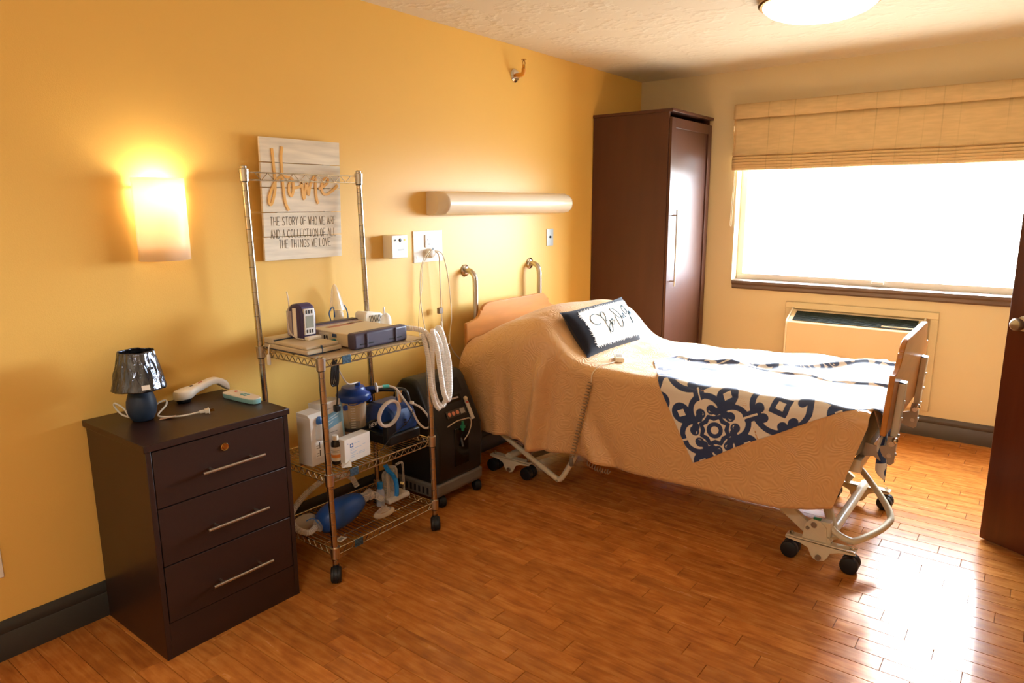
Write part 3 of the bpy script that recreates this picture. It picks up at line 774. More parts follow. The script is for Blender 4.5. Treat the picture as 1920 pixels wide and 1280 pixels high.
go = finish(gr, 'grille', M_slot, pt, smooth=0)
for k in range(9):
    q = base_+an*(.015+k*(ang.length-.03)/8)+up_*.004
    s_ = MB(); s_.obox((px0+px1)/2*Vector((1, 0, 0))+Vector((0, q.y, q.z)), Vector(((px1-px0)/2-.04, 0, 0)), an*.0015, up_*.003); finish(s_, 'louvre', mat('dark_grey_louvre', '2A3431', .45), go, smooth=0)
bx('control_door', (1.86, pyf+.02, .722), (2.05, pyf+.05, .728), M_ptac, pt, .001)
tr = MB()
fx0, fx1, fz0, fz1 = 1.214, 2.165, .17, .826
for a, c in (((fx0, fz1-.045), (fx1, fz1)), ((fx0, fz0), (fx0+.045, fz1-.045)), ((fx1-.045, fz0), (fx1, fz1-.045)), ((fx0+.045, fz0), (fx1-.045, fz0+.03))):
    tr.box((a[0], YB-.02, a[1]), (c[0], YB, c[1]))
struct(tr, 'trim_3', M_cream, 'cream painted board frame around the wall heater', bevel=.004)

# ------------------------------------------------------------------ roman blind
M_blind = glow_fabric('tan_woven_blind', 'D6BA8A', .05); nt = M_blind.node_tree; N = nt.nodes; L = nt.links
tc = N.new('ShaderNodeTexCoord'); mp = N.new('ShaderNodeMapping'); mp.inputs['Scale'].default_value = (1, .02, .02); L.new(tc.outputs['Object'], mp.inputs[0])
w1 = N.new('ShaderNodeTexNoise'); w1.inputs['Scale'].default_value = 30; w1.inputs['Detail'].default_value = 3; L.new(mp.outputs[0], w1.inputs['Vector'])
mp2 = N.new('ShaderNodeMapping'); mp2.inputs['Scale'].default_value = (.15, 1, 1); L.new(tc.outputs['Object'], mp2.inputs[0])
w2 = N.new('ShaderNodeTexNoise'); w2.inputs['Scale'].default_value = 60; w2.inputs['Detail'].default_value = 3; L.new(mp2.outputs[0], w2.inputs['Vector'])
r1 = N.new('ShaderNodeMapRange'); r1.inputs[1].default_value = .60; r1.inputs[2].default_value = .68; r1.inputs[3].default_value = 1.0; r1.inputs[4].default_value = .78; L.new(w1.outputs['Fac'], r1.inputs[0])
r2 = N.new('ShaderNodeMapRange'); r2.inputs[1].default_value = .35; r2.inputs[2].default_value = .65; r2.inputs[3].default_value = .93; r2.inputs[4].default_value = 1.05; L.new(w2.outputs['Fac'], r2.inputs[0])
mu = N.new('ShaderNodeMath'); mu.operation = 'MULTIPLY'; L.new(r1.outputs[0], mu.inputs[0]); L.new(r2.outputs[0], mu.inputs[1])
hs = N.new('ShaderNodeHueSaturation'); hs.inputs['Color'].default_value = lin('D6BA8A'); L.new(mu.outputs[0], hs.inputs['Value'])
for n_ in N:
    if n_.type in ('BSDF_PRINCIPLED', 'BSDF_TRANSLUCENT'): L.new(hs.outputs[0], n_.inputs[0])
bl = thing('roman_blind', 'tan woven roman blind gathered at the top of the window', 'blind', (1.78, 5.08, 1.74))
bX0, bX1 = .785, 2.78
bx('head_rail', (bX0+.01, 5.085, 2.15), (bX1-.01, 5.13, 2.20), M_frame, bl)
def curtain(name, prof, wav, nx=90, solid=.003):
    mb = MB(); rows = []
    for i in range(nx+1):
        x = bX0+(bX1-bX0)*i/nx
        rows.append([Vector((x, y+wav*k_*(math.sin(x*9+z*4)+.6*math.sin(x*23+z*9)), z+.35*wav*k_*math.sin(x*7.3+2))) for (y, z, k_) in prof])
    mb.grid(rows); o = finish(mb, name, M_blind, bl, smooth=70); o.modifiers.new('thickness', 'SOLIDIFY').thickness = solid
    return o
curtain('valance', [(5.125, 2.202, 0), (5.062, 2.206, 0), (5.05, 2.198, .2), (5.046, 2.16, .4), (5.044, 2.112, 1), (5.05, 2.106, 1)], .003)
curtain('panel', [(5.075, 2.15, 0), (5.07, 2.05, .5), (5.07, 1.95, 1), (5.062, 1.88, 1), (5.05, 1.858, 1), (5.07, 1.85, 1), (5.085, 1.87, .5)], .003)
for k, (zc, yf_) in enumerate(((1.842, 5.052), (1.822, 5.047), (1.803, 5.045), (1.785, 5.047), (1.768, 5.05))):
    curtain('fold', [(5.10, zc+.008, .3), (yf_+.02, zc+.008, .8), (yf_, zc, 1.2), (yf_+.004, zc-.012, 1.2), (yf_+.03, zc-.016, .6), (5.10, zc-.01, .3)], .004, 70)
sd = MB(); sd.grid([[Vector((bX0+.002+.004*math.sin(z*30), y, z)) for z in [2.2-.34*k/12 for k in range(13)]] for y in (5.052, 5.08, 5.105, 5.13)]); finish(sd, 'side_return', M_blind, bl, smooth=70)
cd = MB(); cd.tube(cr([(.79, 5.11, 1.78), (.778, 5.115, 1.55), (.772, 5.118, 1.38), (.776, 5.119, 1.355), (.783, 5.118, 1.38), (.789, 5.115, 1.6), (.793, 5.11, 1.78)], 6), .0018, 6); finish(cd, 'pull_cord', mat('cream_cord', 'E2D2B0', .7), bl)

# ------------------------------------------------------------------ ceiling light
cl_ = thing('ceiling_light', 'round white glowing dome light on the ceiling', 'ceiling light', (1.70, 3.59, H-.1))
rg = MB(); rg.lathe([(.255, 0), (.268, -.004), (.27, -.024), (.262, -.03), (.25, -.03)], (1.70, 3.59, H), (0, 0, 1), 48); finish(rg, 'brass_rim', M_brass, cl_)
dm = MB(); dm.lathe([(.252, -.024), (.247, -.04), (.22, -.062), (.17, -.082), (.1, -.095), (.04, -.1), (.0005, -.101)], (1.70, 3.59, H), (0, 0, 1), 48)
finish(dm, 'dome', mat('lit_opal_glass', 'FFF6E6', .3, emit=('FFF3E0', 2.2)), cl_, smooth=60)

# unseen fill lamp added behind the camera to brighten the foreground, shaped like the dome
fill_lamp = thing('ceiling_light', 'round white dome fill light added on the ceiling behind the camera', 'ceiling light', (2.2, -.55, H-.1))
rg = MB(); rg.lathe([(.255, 0), (.268, -.004), (.27, -.024), (.262, -.03), (.25, -.03)], (2.2, -.55, H), (0, 0, 1), 48); finish(rg, 'brass_rim', M_brass, fill_lamp)
dm = MB(); dm.lathe([(.252, -.024), (.247, -.04), (.22, -.062), (.17, -.082), (.1, -.095), (.04, -.1), (.0005, -.101)], (2.2, -.55, H), (0, 0, 1), 48)
finish(dm, 'dome', mat('fill_lamp_glass', 'FFF6E6', .3, emit=('FFFAF4', 44.0)), fill_lamp, smooth=60)

# ------------------------------------------------------------------ wall sconce
sc_ = thing('wall_sconce', 'half-round frosted glass wall sconce glowing warm white', 'wall lamp', (.04, 1.283, 1.313))
M_opal = glow_fabric('frosted_opal_glass', 'FFF4E2', .72, .35)
sh = MB(); pts = []
for k in range(25):
    a = -math.pi/2+math.pi*k/24; pts.append((.012+.085*math.cos(a)**.9 if math.cos(a) > 0 else .012, 1.283+.094*math.sin(a)))
sh.grid([[Vector((x, y, z)) for z in (1.313, 1.37, 1.43, 1.49, 1.55, 1.615)] for x, y in pts]); finish(sh, 'shade', M_opal, sc_, smooth=60).modifiers.new('thickness', 'SOLIDIFY').thickness = .003
bx('back_plate', (.001, 1.22, 1.36), (.01, 1.346, 1.57), M_white, sc_, .002)
bx('bulb_socket', (.01, 1.268, 1.44), (.05, 1.298, 1.47), M_white, sc_, .002)
bb = MB(); bb.ball((.042, 1.283, 1.525), .019, .019, .03); finish(bb, 'bulb', mat('lit_bulb', 'FFE2B0', .3, emit=('FFD9A0', 20.0)), sc_)
for y in (1.198, 1.368):
    c = MB(); c.cyl((.004, y, 1.58), (.02, y, 1.58), .004, n=10); finish(c, 'clip', M_brass, sc_)
pl = bpy.data.lights.new('sconce_bulb_light', 'POINT'); pl.energy = 5; pl.color = (1, .86, .68); pl.shadow_soft_size = .03
po = bpy.data.objects.new('sconce_bulb_light', pl); COL.objects.link(po); po.parent = sc_; po.location = Vector((.045, 1.283, 1.575))-WO[sc_]; po['kind'] = 'helper'

# ------------------------------------------------------------------ over-bed light fixture
ob = thing('overbed_light', 'long beige half-round over-bed light fixture on the yellow wall', 'wall light', (.07, 3.35, 1.46))
M_fix = mat('beige_satin_metal', 'E3D3B8', .3, spec=.6)
oy0, oy1 = 2.71, 3.965; zc = 1.524
def opro(s, inset=0): return [(.0, 1.459), (.075*s, 1.459), (.11*s, 1.468), (.135*s, 1.49), (.145*s, 1.52), (.138*s, 1.55), (.115*s, 1.573), (.08*s, 1.586), (.0, 1.588)]
bd = MB(); bd.prism(opro(1), lambda u, v, w: Vector((u+.001, w, v)), oy0+.035, oy1-.035); finish(bd, 'diffuser_body', M_fix, ob, smooth=50)
for ya, yb_ in ((oy0+.035, oy0), (oy1-.035, oy1)):
    e_ = MB(); e_.grid([[Vector((u*k_+.001, ya+(yb_-ya)*t_, 1.524+(v-1.524)*(1-.06*t_))) for u, v in opro(1)] for t_, k_ in ((0, 1.01), (.35, .97), (.7, .86), (1, .62))])
    n_ = len(opro(1)); e_.add([Vector((u*.62+.001, yb_, 1.524+(v-1.524)*.94)) for u, v in opro(1)], [tuple(range(n_))]); finish(e_, 'end_cap', M_fix, ob, smooth=50)

# ------------------------------------------------------------------ wooden sign
M_sw = mat('whitewashed_board', 'E2D8C4', .75, noise=(5, .14, (1, 1, 9)), bump=(40, .12, 4, (1, .1, 2)))
sg = thing('wall_sign', 'whitewashed plank sign lettered Home in gold script above black capitals', 'sign', (.02, 1.915, 1.279))
s0, s1, sz0, sz1 = 1.704, 2.112, 1.279, 1.795
sx = lambda z: .012+(z-sz0)/(sz1-sz0)*.022
hgt = (sz1-sz0)/5
for k in range(5):
    za, zb = sz0+k*hgt+.0015, sz0+(k+1)*hgt-.0015
    b_ = MB(); b_.prism([(sx(za), za), (sx(za)+.012, za), (sx(zb)+.012, zb), (sx(zb), zb)], lambda u, v, w: Vector((u, w, v)), s0+random.uniform(-.001, .001), s1+random.uniform(-.001, .001))
    finish(b_, 'board', M_sw, sg, bevel=.001)
for y in (1.78, 2.03):
    b_ = MB(); b_.prism([(sx(sz0)-.008, sz0+.02), (sx(sz0), sz0+.02), (sx(sz1), sz1-.02), (sx(sz1)-.008, sz1-.02)], lambda u, v, w: Vector((u, w, v)), y, y+.035); finish(b_, 'back_batten', M_sw, sg)
# gold script drawn from strokes given on the face (0..1 across, 0..1 down)
def face(a, d, lift=.002): 
    z = sz1-d*(sz1-sz0); return Vector((sx(z)+.012+lift, s0+a*(s1-s0), z))
# measured on the photographed face: x 0..1 across, y 0..1 down the whole sign
HOME = [[(.135,.09),(.145,.20),(.155,.32),(.155,.40),(.135,.47),(.10,.535),(.075,.52),(.085,.46),(.13,.39),(.19,.325),(.27,.31),(.36,.325),(.375,.37),(.37,.43),(.345,.465),(.32,.43),(.325,.37),(.36,.335)],
        [(.255,.07),(.24,.16),(.245,.30),(.255,.42),(.27,.52),(.31,.585)],
        [(.38,.40),(.43,.395),(.475,.38),(.485,.36),(.49,.42),(.505,.49),(.52,.43),(.545,.36),(.555,.40),(.565,.455),(.59,.38),(.645,.30),(.66,.33),(.66,.42),(.67,.49),(.69,.53)],
        [(.70,.405),(.76,.385),(.82,.35),(.825,.315),(.78,.32),(.745,.37),(.75,.43),(.80,.45),(.88,.42),(.96,.37)]]
gt = MB()
for st in HOME:
    P = [face(p.x, p.y) for p in cr([(a, d, 0) for a, d in st], 6)]
    # flat brush stroke
    n_ = Vector((1, 0, .0)); rows = []
    for i, p in enumerate(P):
        t_ = (P[min(i+1, len(P)-1)]-P[max(i-1, 0)]).normalized(); w_ = n_.cross(t_); w_.normalize(); w_ *= .0058
        rows.append([p-w_-n_*.003, p-w_+n_*.0012, p+w_+n_*.0012, p+w_-n_*.003])
    gt.grid(rows, closev=True)
g = finish(gt, 'script_lettering', mat('gold_paint', 'E6AE52', .45), sg, smooth=30); g['label'] = 'gold brush script reading Home'
bt = MB(); yv = Vector((0, 1, 0)); zv = Vector((0, 0, 1))
for text, a, d, wid in (('THE STORY OF WHO WE ARE', .08, .708, .85), ('AND A COLLECTION OF ALL', .08, .813, .85), ('THE THINGS WE LOVE', .175, .898, .68)):
    tmp = MB(); w_ = lettering(tmp, text, (0, 0, 0), yv, zv, .036, .0014)
    k_ = wid*(s1-s0)/w_; o_ = face(a, d, .0005)
    bt.add([Vector((o_.x+p.x*.6+p.z*.0427, o_.y+p.y*k_, o_.z+p.z)) for p in tmp.v], tmp.f)
g = finish(bt, 'capital_lettering', mat('charcoal_ink', '3E3930', .7), sg, smooth=0); g['label'] = 'thin charcoal capitals: the story of who we are and a collection of all the things we love'

# ------------------------------------------------------------------ small wall fixtures
wbx = thing('call_box', 'white wall-mounted nurse call box beside the outlet plate', 'call box', (.04, 2.45, 1.25))
bx('housing', (.001, 2.39, 1.25), (.068, 2.50, 1.366), M_white, wbx, .004)
k = MB(); k.lathe([(.0005, .004), (.008, .003), (.01, 0)], (.068, 2.448, 1.341), (1, 0, 0), 16); finish(k, 'call_button', M_black, wbx)
k = MB(); k.cyl((.068, 2.481, 1.341), (.071, 2.481, 1.341), .006, n=12); finish(k, 'jack', M_brass, wbx)
k = MB(); k.cyl((.068, 2.413, 1.341), (.0705, 2.413, 1.341), .005, n=12); finish(k, 'indicator', M_black, wbx)
bx('label_strip', (.068, 2.43, 1.288), (.0688, 2.475, 1.297), mat('pale_grey_print', 'B9C2C4', .5), wbx)
pl_ = thing('outlet_plate', 'large square white outlet plate with cords hanging from it', 'outlet', (.003, 2.712, 1.212))
bx('plate', (.0, 2.602, 1.212), (.006, 2.822, 1.379), mat('off_white_enamel', 'E4DBCD', .4), pl_, .001)
bx('receptacle', (.006, 2.685, 1.29), (.0115, 2.738, 1.357), M_white, pl_, .002)
for y in (2.70, 2.723): bx('slot', (.0115, y-.0016, 1.328), (.0119, y+.0016, 1.336), M_black, pl_)
k = MB(); k.cyl((.0115, 2.712, 1.307), (.012, 2.712, 1.307), .004, n=10); finish(k, 'ground_hole', M_black, pl_)
for y, z in ((2.625, 1.352), (2.8, 1.352), (2.625, 1.24), (2.8, 1.24)):
    k = MB(); k.cyl((.006, y, z), (.0075, y, z), .005, n=10); finish(k, 'screw', M_steel, pl_)
k = MB(); k.lathe([(.026, 0), (.026, .012), (.02, .03), (.012, .034), (.0005, .035)], (.006, 2.715, 1.258), (1, 0, 0), 20); finish(k, 'cord_plug', M_white, pl_)
k = MB(); k.cyl((.041, 2.71, 1.283), (.0415, 2.71, 1.283), .007, n=10); finish(k, 'plug_hole', M_black, pl_)
M_cord = mat('ivory_cord', 'DCCDB0', .5)
def cord(label, pts, r=.0028, name='hanging_cord', m=None, n=8, group=None, cat='cord'):
    return solo(MB().tube(cr(pts, n), r, 8), name, m or M_cord, label, cat, group=group)
cord('ivory cord looping from the outlet plate down behind the rack', [(.03, 2.70, 1.275), (.045, 2.665, 1.262), (.04, 2.635, 1.225), (.03, 2.622, 1.15), (.03, 2.616, 1.05), (.03, 2.628, .93), (.03, 2.65, .83), (.04, 2.64, .74)])
cord('thin ivory cord crossing the looped one under the outlet plate', [(.03, 2.705, 1.268), (.04, 2.665, 1.24), (.032, 2.636, 1.19), (.028, 2.632, 1.08), (.028, 2.61, .98), (.028, 2.60, .88), (.03, 2.605, .80)], .002)
cord('paired ivory cord dropping straight from the outlet plate with a grey clip', [(.034, 2.73, 1.268), (.05, 2.745, 1.25), (.045, 2.755, 1.19), (.04, 2.762, 1.08), (.038, 2.768, .95), (.035, 2.775, .83), (.035, 2.77, .80)], .0035)
cord('long ivory cord arcing from the outlet plate towards the bed', [(.03, 2.735, 1.272), (.045, 2.775, 1.255), (.04, 2.81, 1.19), (.035, 2.835, 1.10), (.032, 2.852, .98), (.033, 2.853, .88), (.05, 2.82, .80), (.09, 2.77, .76), (.13, 2.70, .77)], .003)
cord('ivory cord slipping from the rack hoses behind the bedspread', [(.06, 2.80, .80), (.04, 2.83, .74), (.04, 2.87, .68), (.05, 2.92, .63), (.07, 3.0, .58)], .003)
ck = MB(); ck.box((.028, 2.742, .925), (.048, 2.772, .958)); solo(ck, 'cord_clip', mat('grey_clip', '8D7B68', .6), 'small grey clip on the hanging cord', 'clip', bevel=.003)
ck = MB(); ck.lathe([(.004, 0), (.011, .01), (.012, .05), (.008, .085), (.004, .095)], (.035, 2.768, .785), (0, 0, 1), 14); solo(ck, 'cord_connector', M_cord, 'ivory plug connector at the end of the hanging cord', 'connector')
swp = thing('switch_plate', 'brushed steel switch plate between the over-bed light and wardrobe', 'switch', (.002, 3.878, 1.243))
bx('plate', (0, 3.84, 1.243), (.004, 3.917, 1.356), M_steel, swp, .001)
k = MB(); k.cyl((.004, 3.878, 1.302), (.010, 3.878, 1.302), .008, n=12); finish(k, 'key_switch', M_black, swp)
op = thing('wall_outlet', 'white wall outlet cover at the far left by the nightstand', 'outlet', (.002, .60, .29))
bx('cover', (0, .565, .29), (.005, .645, .408), M_white, op, .0015)
for z in (.325, .372): bx('receptacle', (.005, .59, z-.015), (.007, .622, z+.015), M_white, op, .001)
# grab bars
for y, lab in ((3.015, 'steel grab bar rising behind the headboard, nearer the outlet plate'), (3.65, 'steel grab bar rising behind the headboard, nearer the wardrobe')):
    g_ = thing('grab_bar', lab, 'grab bar', (.05, y, .55), 'steel grab bars behind the bed')
    tb_ = MB(); tb_.tube(cr([(.004, y, 1.142), (.03, y, 1.142), (.055, y, 1.132), (.072, y, 1.108), (.077, y, 1.07), (.077, y, .95), (.077, y, .68), (.072, y, .63), (.05, y, .605), (.004, y, .60)], 6), .016, 16); finish(tb_, 'bar', M_steel, g_)
    for z in (1.142, .60):
        f_ = MB(); f_.lathe([(.036, 0), (.036, .004), (.030, .010), (.018, .014)], (0, y, z), (1, 0, 0), 28); finish(f_, 'flange', M_chrome, g_)
# sprinkler
sk = thing('sprinkler_head', 'sidewall fire sprinkler high on the yellow wall', 'sprinkler', (.03, 3.495, 2.27))
k = MB(); k.lathe([(.04, 0), (.04, .004), (.03, .014), (.018, .016)], (0, 3.495, 2.277), (1, 0, 0), 28); finish(k, 'escutcheon', M_chrome, sk)
k = MB(); k.tube(cr([(.01, 3.495, 2.277), (.05, 3.495, 2.277), (.066, 3.495, 2.285), (.07, 3.495, 2.31)], 5), .013, 14); finish(k, 'elbow', mat('painted_elbow', 'D99B3E', .4), sk)
k = MB(); k.cyl((.07, 3.495, 2.31), (.07, 3.495, 2.33), .009, n=6)
for s in (-1, 1): k.tube([(.07, 3.495+s*.008, 2.33), (.07, 3.495+s*.012, 2.342), (.07, 3.495+s*.003, 2.358)], .0025, 6)
k.cyl((.07, 3.495, 2.358), (.07, 3.495, 2.361), .016, n=14); finish(k, 'nozzle', M_brass, sk)

# ------------------------------------------------------------------ things on the nightstand
tl = thing('table_lamp', 'small table lamp with navy egg base and film-wrapped shade', 'lamp', (.175, 1.072, .765))
M_navy = mat('matte_navy_ceramic', '24344B', .5)
lx, ly, lz = .175, 1.072, .765
LS = 1.17
k = MB(); k.lathe([(r_*LS, h_*LS) for r_, h_ in [(.0005, 0), (.026, 0), (.031, .004), (.039, .022), (.0425, .042), (.041, .062), (.034, .084), (.024, .1), (.014, .108), (.011, .118), (.011, .16), (.0005, .16)]], (lx, ly, lz+.0005), (0, 0, 1), 32); finish(k, 'base', M_navy, tl, smooth=60)
# crinkled metallic film over the shade
rn = random.Random(5); rows = []
for i in range(26):
    t_ = i/25; r_ = .087-(.087-.055)*t_; row = []
    for q in range(90):
        a = 2*math.pi*q/90
        cn = math.sin(a*9+3*t_)+.9*math.sin(a*17-6*t_+1)+.8*math.sin(a*29+9*t_)+.5*math.sin(a*5+14*t_)
        rr_ = r_+.0013*cn+rn.uniform(-.0005, .0005)
        row.append(Vector((lx+rr_*math.cos(a), ly+rr_*math.sin(a), lz+.118+.134*t_+.0012*math.sin(a*5))))
    rows.append(row)
k = MB(); k.grid(rows, closev=True); so = finish(k, 'shade', mat('crinkled_silver_film', '5C606B', .14, .85, noise=(34, .75, (1, 1, .3)), bump=(38, .9, 4, (1, 1, .3))), tl, smooth=60); so.modifiers.new('thickness', 'SOLIDIFY').thickness = .001
k = MB(); k.lathe([(.053, .236), (.022, .236), (.02, .23)], (lx, ly, lz), (0, 0, 1), 24); finish(k, 'shade_ring', M_black, tl)
k = MB(); q = Vector((lx+.086*math.cos(-.2), ly+.086*math.sin(-.2), lz+.13))
tg = Vector((-math.sin(-.2), math.cos(-.2), 0)); k.obox(q+Vector((.003, 0, .006)), tg*.013, Vector((math.cos(-.2), math.sin(-.2), .2))*.0008, Vector((-.0016, 0, .008))); finish(k, 'price_tag', M_white, tl)
M_wc = mat('white_lamp_cord', 'E6E3DA', .45)
k = MB(); k.tube(cr([(lx-.03, ly-.028, lz+.01), (lx-.06, ly-.045, lz+.02), (lx-.075, ly-.06, lz+.05), (lx-.06, ly-.062, lz+.065), (lx-.035, ly-.045, lz+.045), (lx-.02, ly-.04, lz+.02)], 6), .0032, 8)
k.tube(cr([(lx-.01, ly+.03, lz+.02), (lx-.01, ly+.06, lz+.045), (lx-.012, ly+.09, lz+.05), (lx, ly+.085, lz+.035), (lx+.01, ly+.05, lz+.012), (lx+.03, ly+.045, lz+.008), (lx+.06, ly+.06, lz+.008), (lx+.085, ly+.10, lz+.006), (lx+.10, ly+.16, lz+.009)], 6), .0032, 8)
finish(k, 'cord', M_wc, tl)
pd = Vector((.35, .93, 0)).normalized(); p0 = Vector((lx+.10, ly+.155, lz+.01)); k = MB(); k.beam(p0, p0+pd*.018, .012, .01); k.beam(p0+pd*.018, p0+pd*.03, .02, .014); k.beam(p0+pd*.03, p0+pd*.034, .026, .018); pg = finish(k, 'plug', M_wc, tl, bevel=.0015)
for s in (-1, 1):
    k = MB(); sd_ = Vector((pd.y, -pd.x, 0)); k.beam(p0+pd*.034+sd_*s*.006, p0+pd*.05+sd_*s*.006, .0015, .006); finish(k, 'prong', M_brass, pg)
k = MB(); k.obox((lx+.055, ly+.06, lz+.004), (.016, .02, .004), (.010, -.008, .001), (0, 0, .0008)); finish(k, 'paper_tie', mat('pale_peach_paper', 'D9B49A', .7), tl)
# white handset
hs_ = thing('handset', 'white corded-style handset lying face down at the back of the nightstand', 'handset', (.06, 1.36, .765))
hd = Vector((-.14, .99, 0)).normalized(); hp_ = Vector((.068, 1.275, .765)); sdv = Vector((hd.y, -hd.x, 0))
rows = []
for (t_, w_, zl, zh) in ((-.032, .004, .016, .040), (-.03, .018, .012, .046), (-.018, .029, .011, .050), (.0, .034, .011, .052), (.02, .033, .012, .054), (.034, .025, .016, .055), (.05, .021, .024, .057), (.09, .019, .034, .063), (.125, .019, .042, .069), (.15, .019, .040, .068), (.175, .018, .022, .058), (.195, .016, .006, .045), (.205, .012, .003, .03), (.208, .002, .008, .02)):
    c = hp_+hd*t_; row = []
    for q in range(16):
        a = 2*math.pi*q/16; ca, sa = math.cos(a), math.sin(a)
        ca = math.copysign(abs(ca)**.55, ca); sa = math.copysign(abs(sa)**.55, sa)
        row.append(c+sdv*w_*ca+Vector((0, 0, (zl+zh)/2+(zh-zl)/2*sa)))
    rows.append(row)
k = MB(); k.grid(rows, closev=True); k.add(rows[0], [tuple(range(16))]); k.add(rows[-1], [tuple(range(15, -1, -1))]); hbody = finish(k, 'shell', M_white, hs_, smooth=50)
k = MB(); k.lathe([(.022, 0), (.026, .004), (.027, .013), (.024, .014)], hp_+hd*.002, (0, 0, 1), 24); finish(k, 'ear_pad', M_black, hs_)
k = MB(); k.obox(hp_+hd*.038+Vector((0, 0, .0565)), hd*.006, sdv*.004, Vector((0, 0, .0015))); finish(k, 'dark_button', M_black, hs_, bevel=.001)
k = MB(); k.obox(hp_+hd*.078+Vector((0, 0, .061)), hd*.009+Vector((0, 0, .0025)), sdv*.0035, Vector((0, 0, .0015))); finish(k, 'red_button', mat('red_plastic', 'B4492E', .4), hs_, bevel=.001)
# teal remote
rm = thing('remote_control', 'white and teal wedge-shaped remote control at the nightstand edge', 'remote', (.24, 1.44, .765))
ra, rb = Vector((.135, 1.425, .765)), Vector((.325, 1.435, .765)); rd = (rb-ra).normalized(); rs = Vector((-rd.y, rd.x, 0))
def rpoly(t0, inset, z): 
    out = []
    for t_, w_ in ((0, .026), (.012, .03), (.1, .029), (.165, .026), (.185, .018), (.19, .009)):
        out.append((t_, w_-inset))
    return [ra+rd*t_+rs*w_+Vector((0, 0, z)) for t_, w_ in out]+[ra+rd*t_-rs*w_+Vector((0, 0, z)) for t_, w_ in reversed(out)]
k = MB(); lo_, mid_, hi_ = rpoly(0, .003, .002), rpoly(0, 0, .010), rpoly(0, 0, .02); k.grid([lo_, mid_, hi_], closev=True); k.add(lo_, [tuple(range(12))]); finish(k, 'lower_shell', mat('teal_plastic', '8FC3C6', .4), rm, smooth=30)
k = MB(); a_, b_ = rpoly(0, 0, .02), rpoly(0, .002, .024); k.grid([a_, b_], closev=True); k.add(b_, [tuple(range(11, -1, -1))]); finish(k, 'face_plate', M_white, rm, smooth=30)
k = MB(); k.obox(ra+rd*.035+rs*.01+Vector((0, 0, .0245)), rd*.006, rs*.005, Vector((0, 0, .0012))); finish(k, 'red_button', mat('orange_red_plastic', 'D9583A', .4), rm)
for t_, w_ in ((.1, .008), (.1, -.006), (.118, .009), (.118, -.007), (.09, .0)):
    k = MB(); k.obox(ra+rd*t_+rs*w_+Vector((0, 0, .0245)), rd*.006, rs*.004, Vector((0, 0, .0012))); finish(k, 'key', mat('teal_keys', '6FA9B0', .4), rm)

# ------------------------------------------------------------------ wire shelving cart
rk = thing('wire_rack', 'chrome wire shelving cart on casters holding medical equipment', 'shelf', (.3, 1.9, 0))
M_wire = mat('chrome_wire', 'C9BFAA', .22, 1.0)
M_post = mat('chrome_post', 'BDB3A2', .18, 1.0)
XB_, XFr = .10, .50
yl = lambda z: 1.622-.021*z
yr = lambda z: 2.205-.021*z
posts = {}
for (x, fy, zt) in ((XB_, yl, 1.665), (XB_, yr, 1.665), (XFr, yl, .945), (XFr, yr, .945)):
    p = MB(); z0 = .07; p.cyl((x, fy(z0), z0), (x, fy(zt), zt), .0127, n=20)
    po = finish(p, 'post', M_post, rk)
    g_ = MB(); z = .2
    while z < zt-.06:
        g_.lathe([(.0127, -.0008), (.0131, -.0004), (.0131, .0004), (.0127, .0008)], (x, fy(z), z), (0, 0, 1), 20); z += .0508
    finish(g_, 'post_grooves', mat('groove_shadow', '6E675C', .4, .8), po)
    # caster
    cpos = Vector((x, fy(.06), 0)); c = MB(); R_ = .033
    dv_ = Vector((.75, -.66, 0)) if x > .3 else Vector((-.3, .95, 0)); wv = Vector((-dv_.y, dv_.x, 0))
    hub = cpos+dv_*.014+Vector((0, 0, R_))
    for s in (-1, 1):
        c.lathe([(.001, -.009), (R_*.72, -.0095), (R_*.95, -.007), (R_, -.002), (R_, .002), (R_*.95, .007), (R_*.72, .0095), (.001, .009)], hub+wv*s*.012, wv, 24)
    c.lathe([(R_*1.04, -.006), (R_*1.04, .006), (R_*.9, .006)], hub, wv, 24)
    c.cyl(cpos+Vector((0, 0, .055)), cpos+Vector((0, 0, .075)), .013, n=14)
    c.beam(hub+Vector((0, 0, .02)), cpos+Vector((0, 0, .06)), .022, .02); finish(c, 'caster', M_rubber, rk)
def wire(mb, p, q, r): mb.cyl(p, q, r, n=6)
def truss(mb, p, q, zhi, zlo, step=.036):
    p, q = Vector(p), Vector(q); L_ = (q-p).length; n_ = max(2, int(L_/step)); pts = []
    for i in range(n_*2+1):
        t_ = i/(n_*2); c = p+(q-p)*t_; pts.append((c.x, c.y, zlo if i % 2 else zhi))
    mb.tube(pts, .0021, 6)
def collar(x, y, z, par):
    c = MB(); c.lathe([(.0128, -.024), (.0175, -.024), (.0195, .024), (.0128, .026)], (x, y, z), (0, 0, 1), 20); finish(c, 'collar', M_steel, par)
    c = MB(); c.lathe([(.0128, -.028), (.0145, -.028), (.0145, -.024), (.0128, -.024)], (x, y, z), (0, 0, 1), 16); finish(c, 'collar_sleeve', M_black, par)
SHELF = (.929, .454, .138)
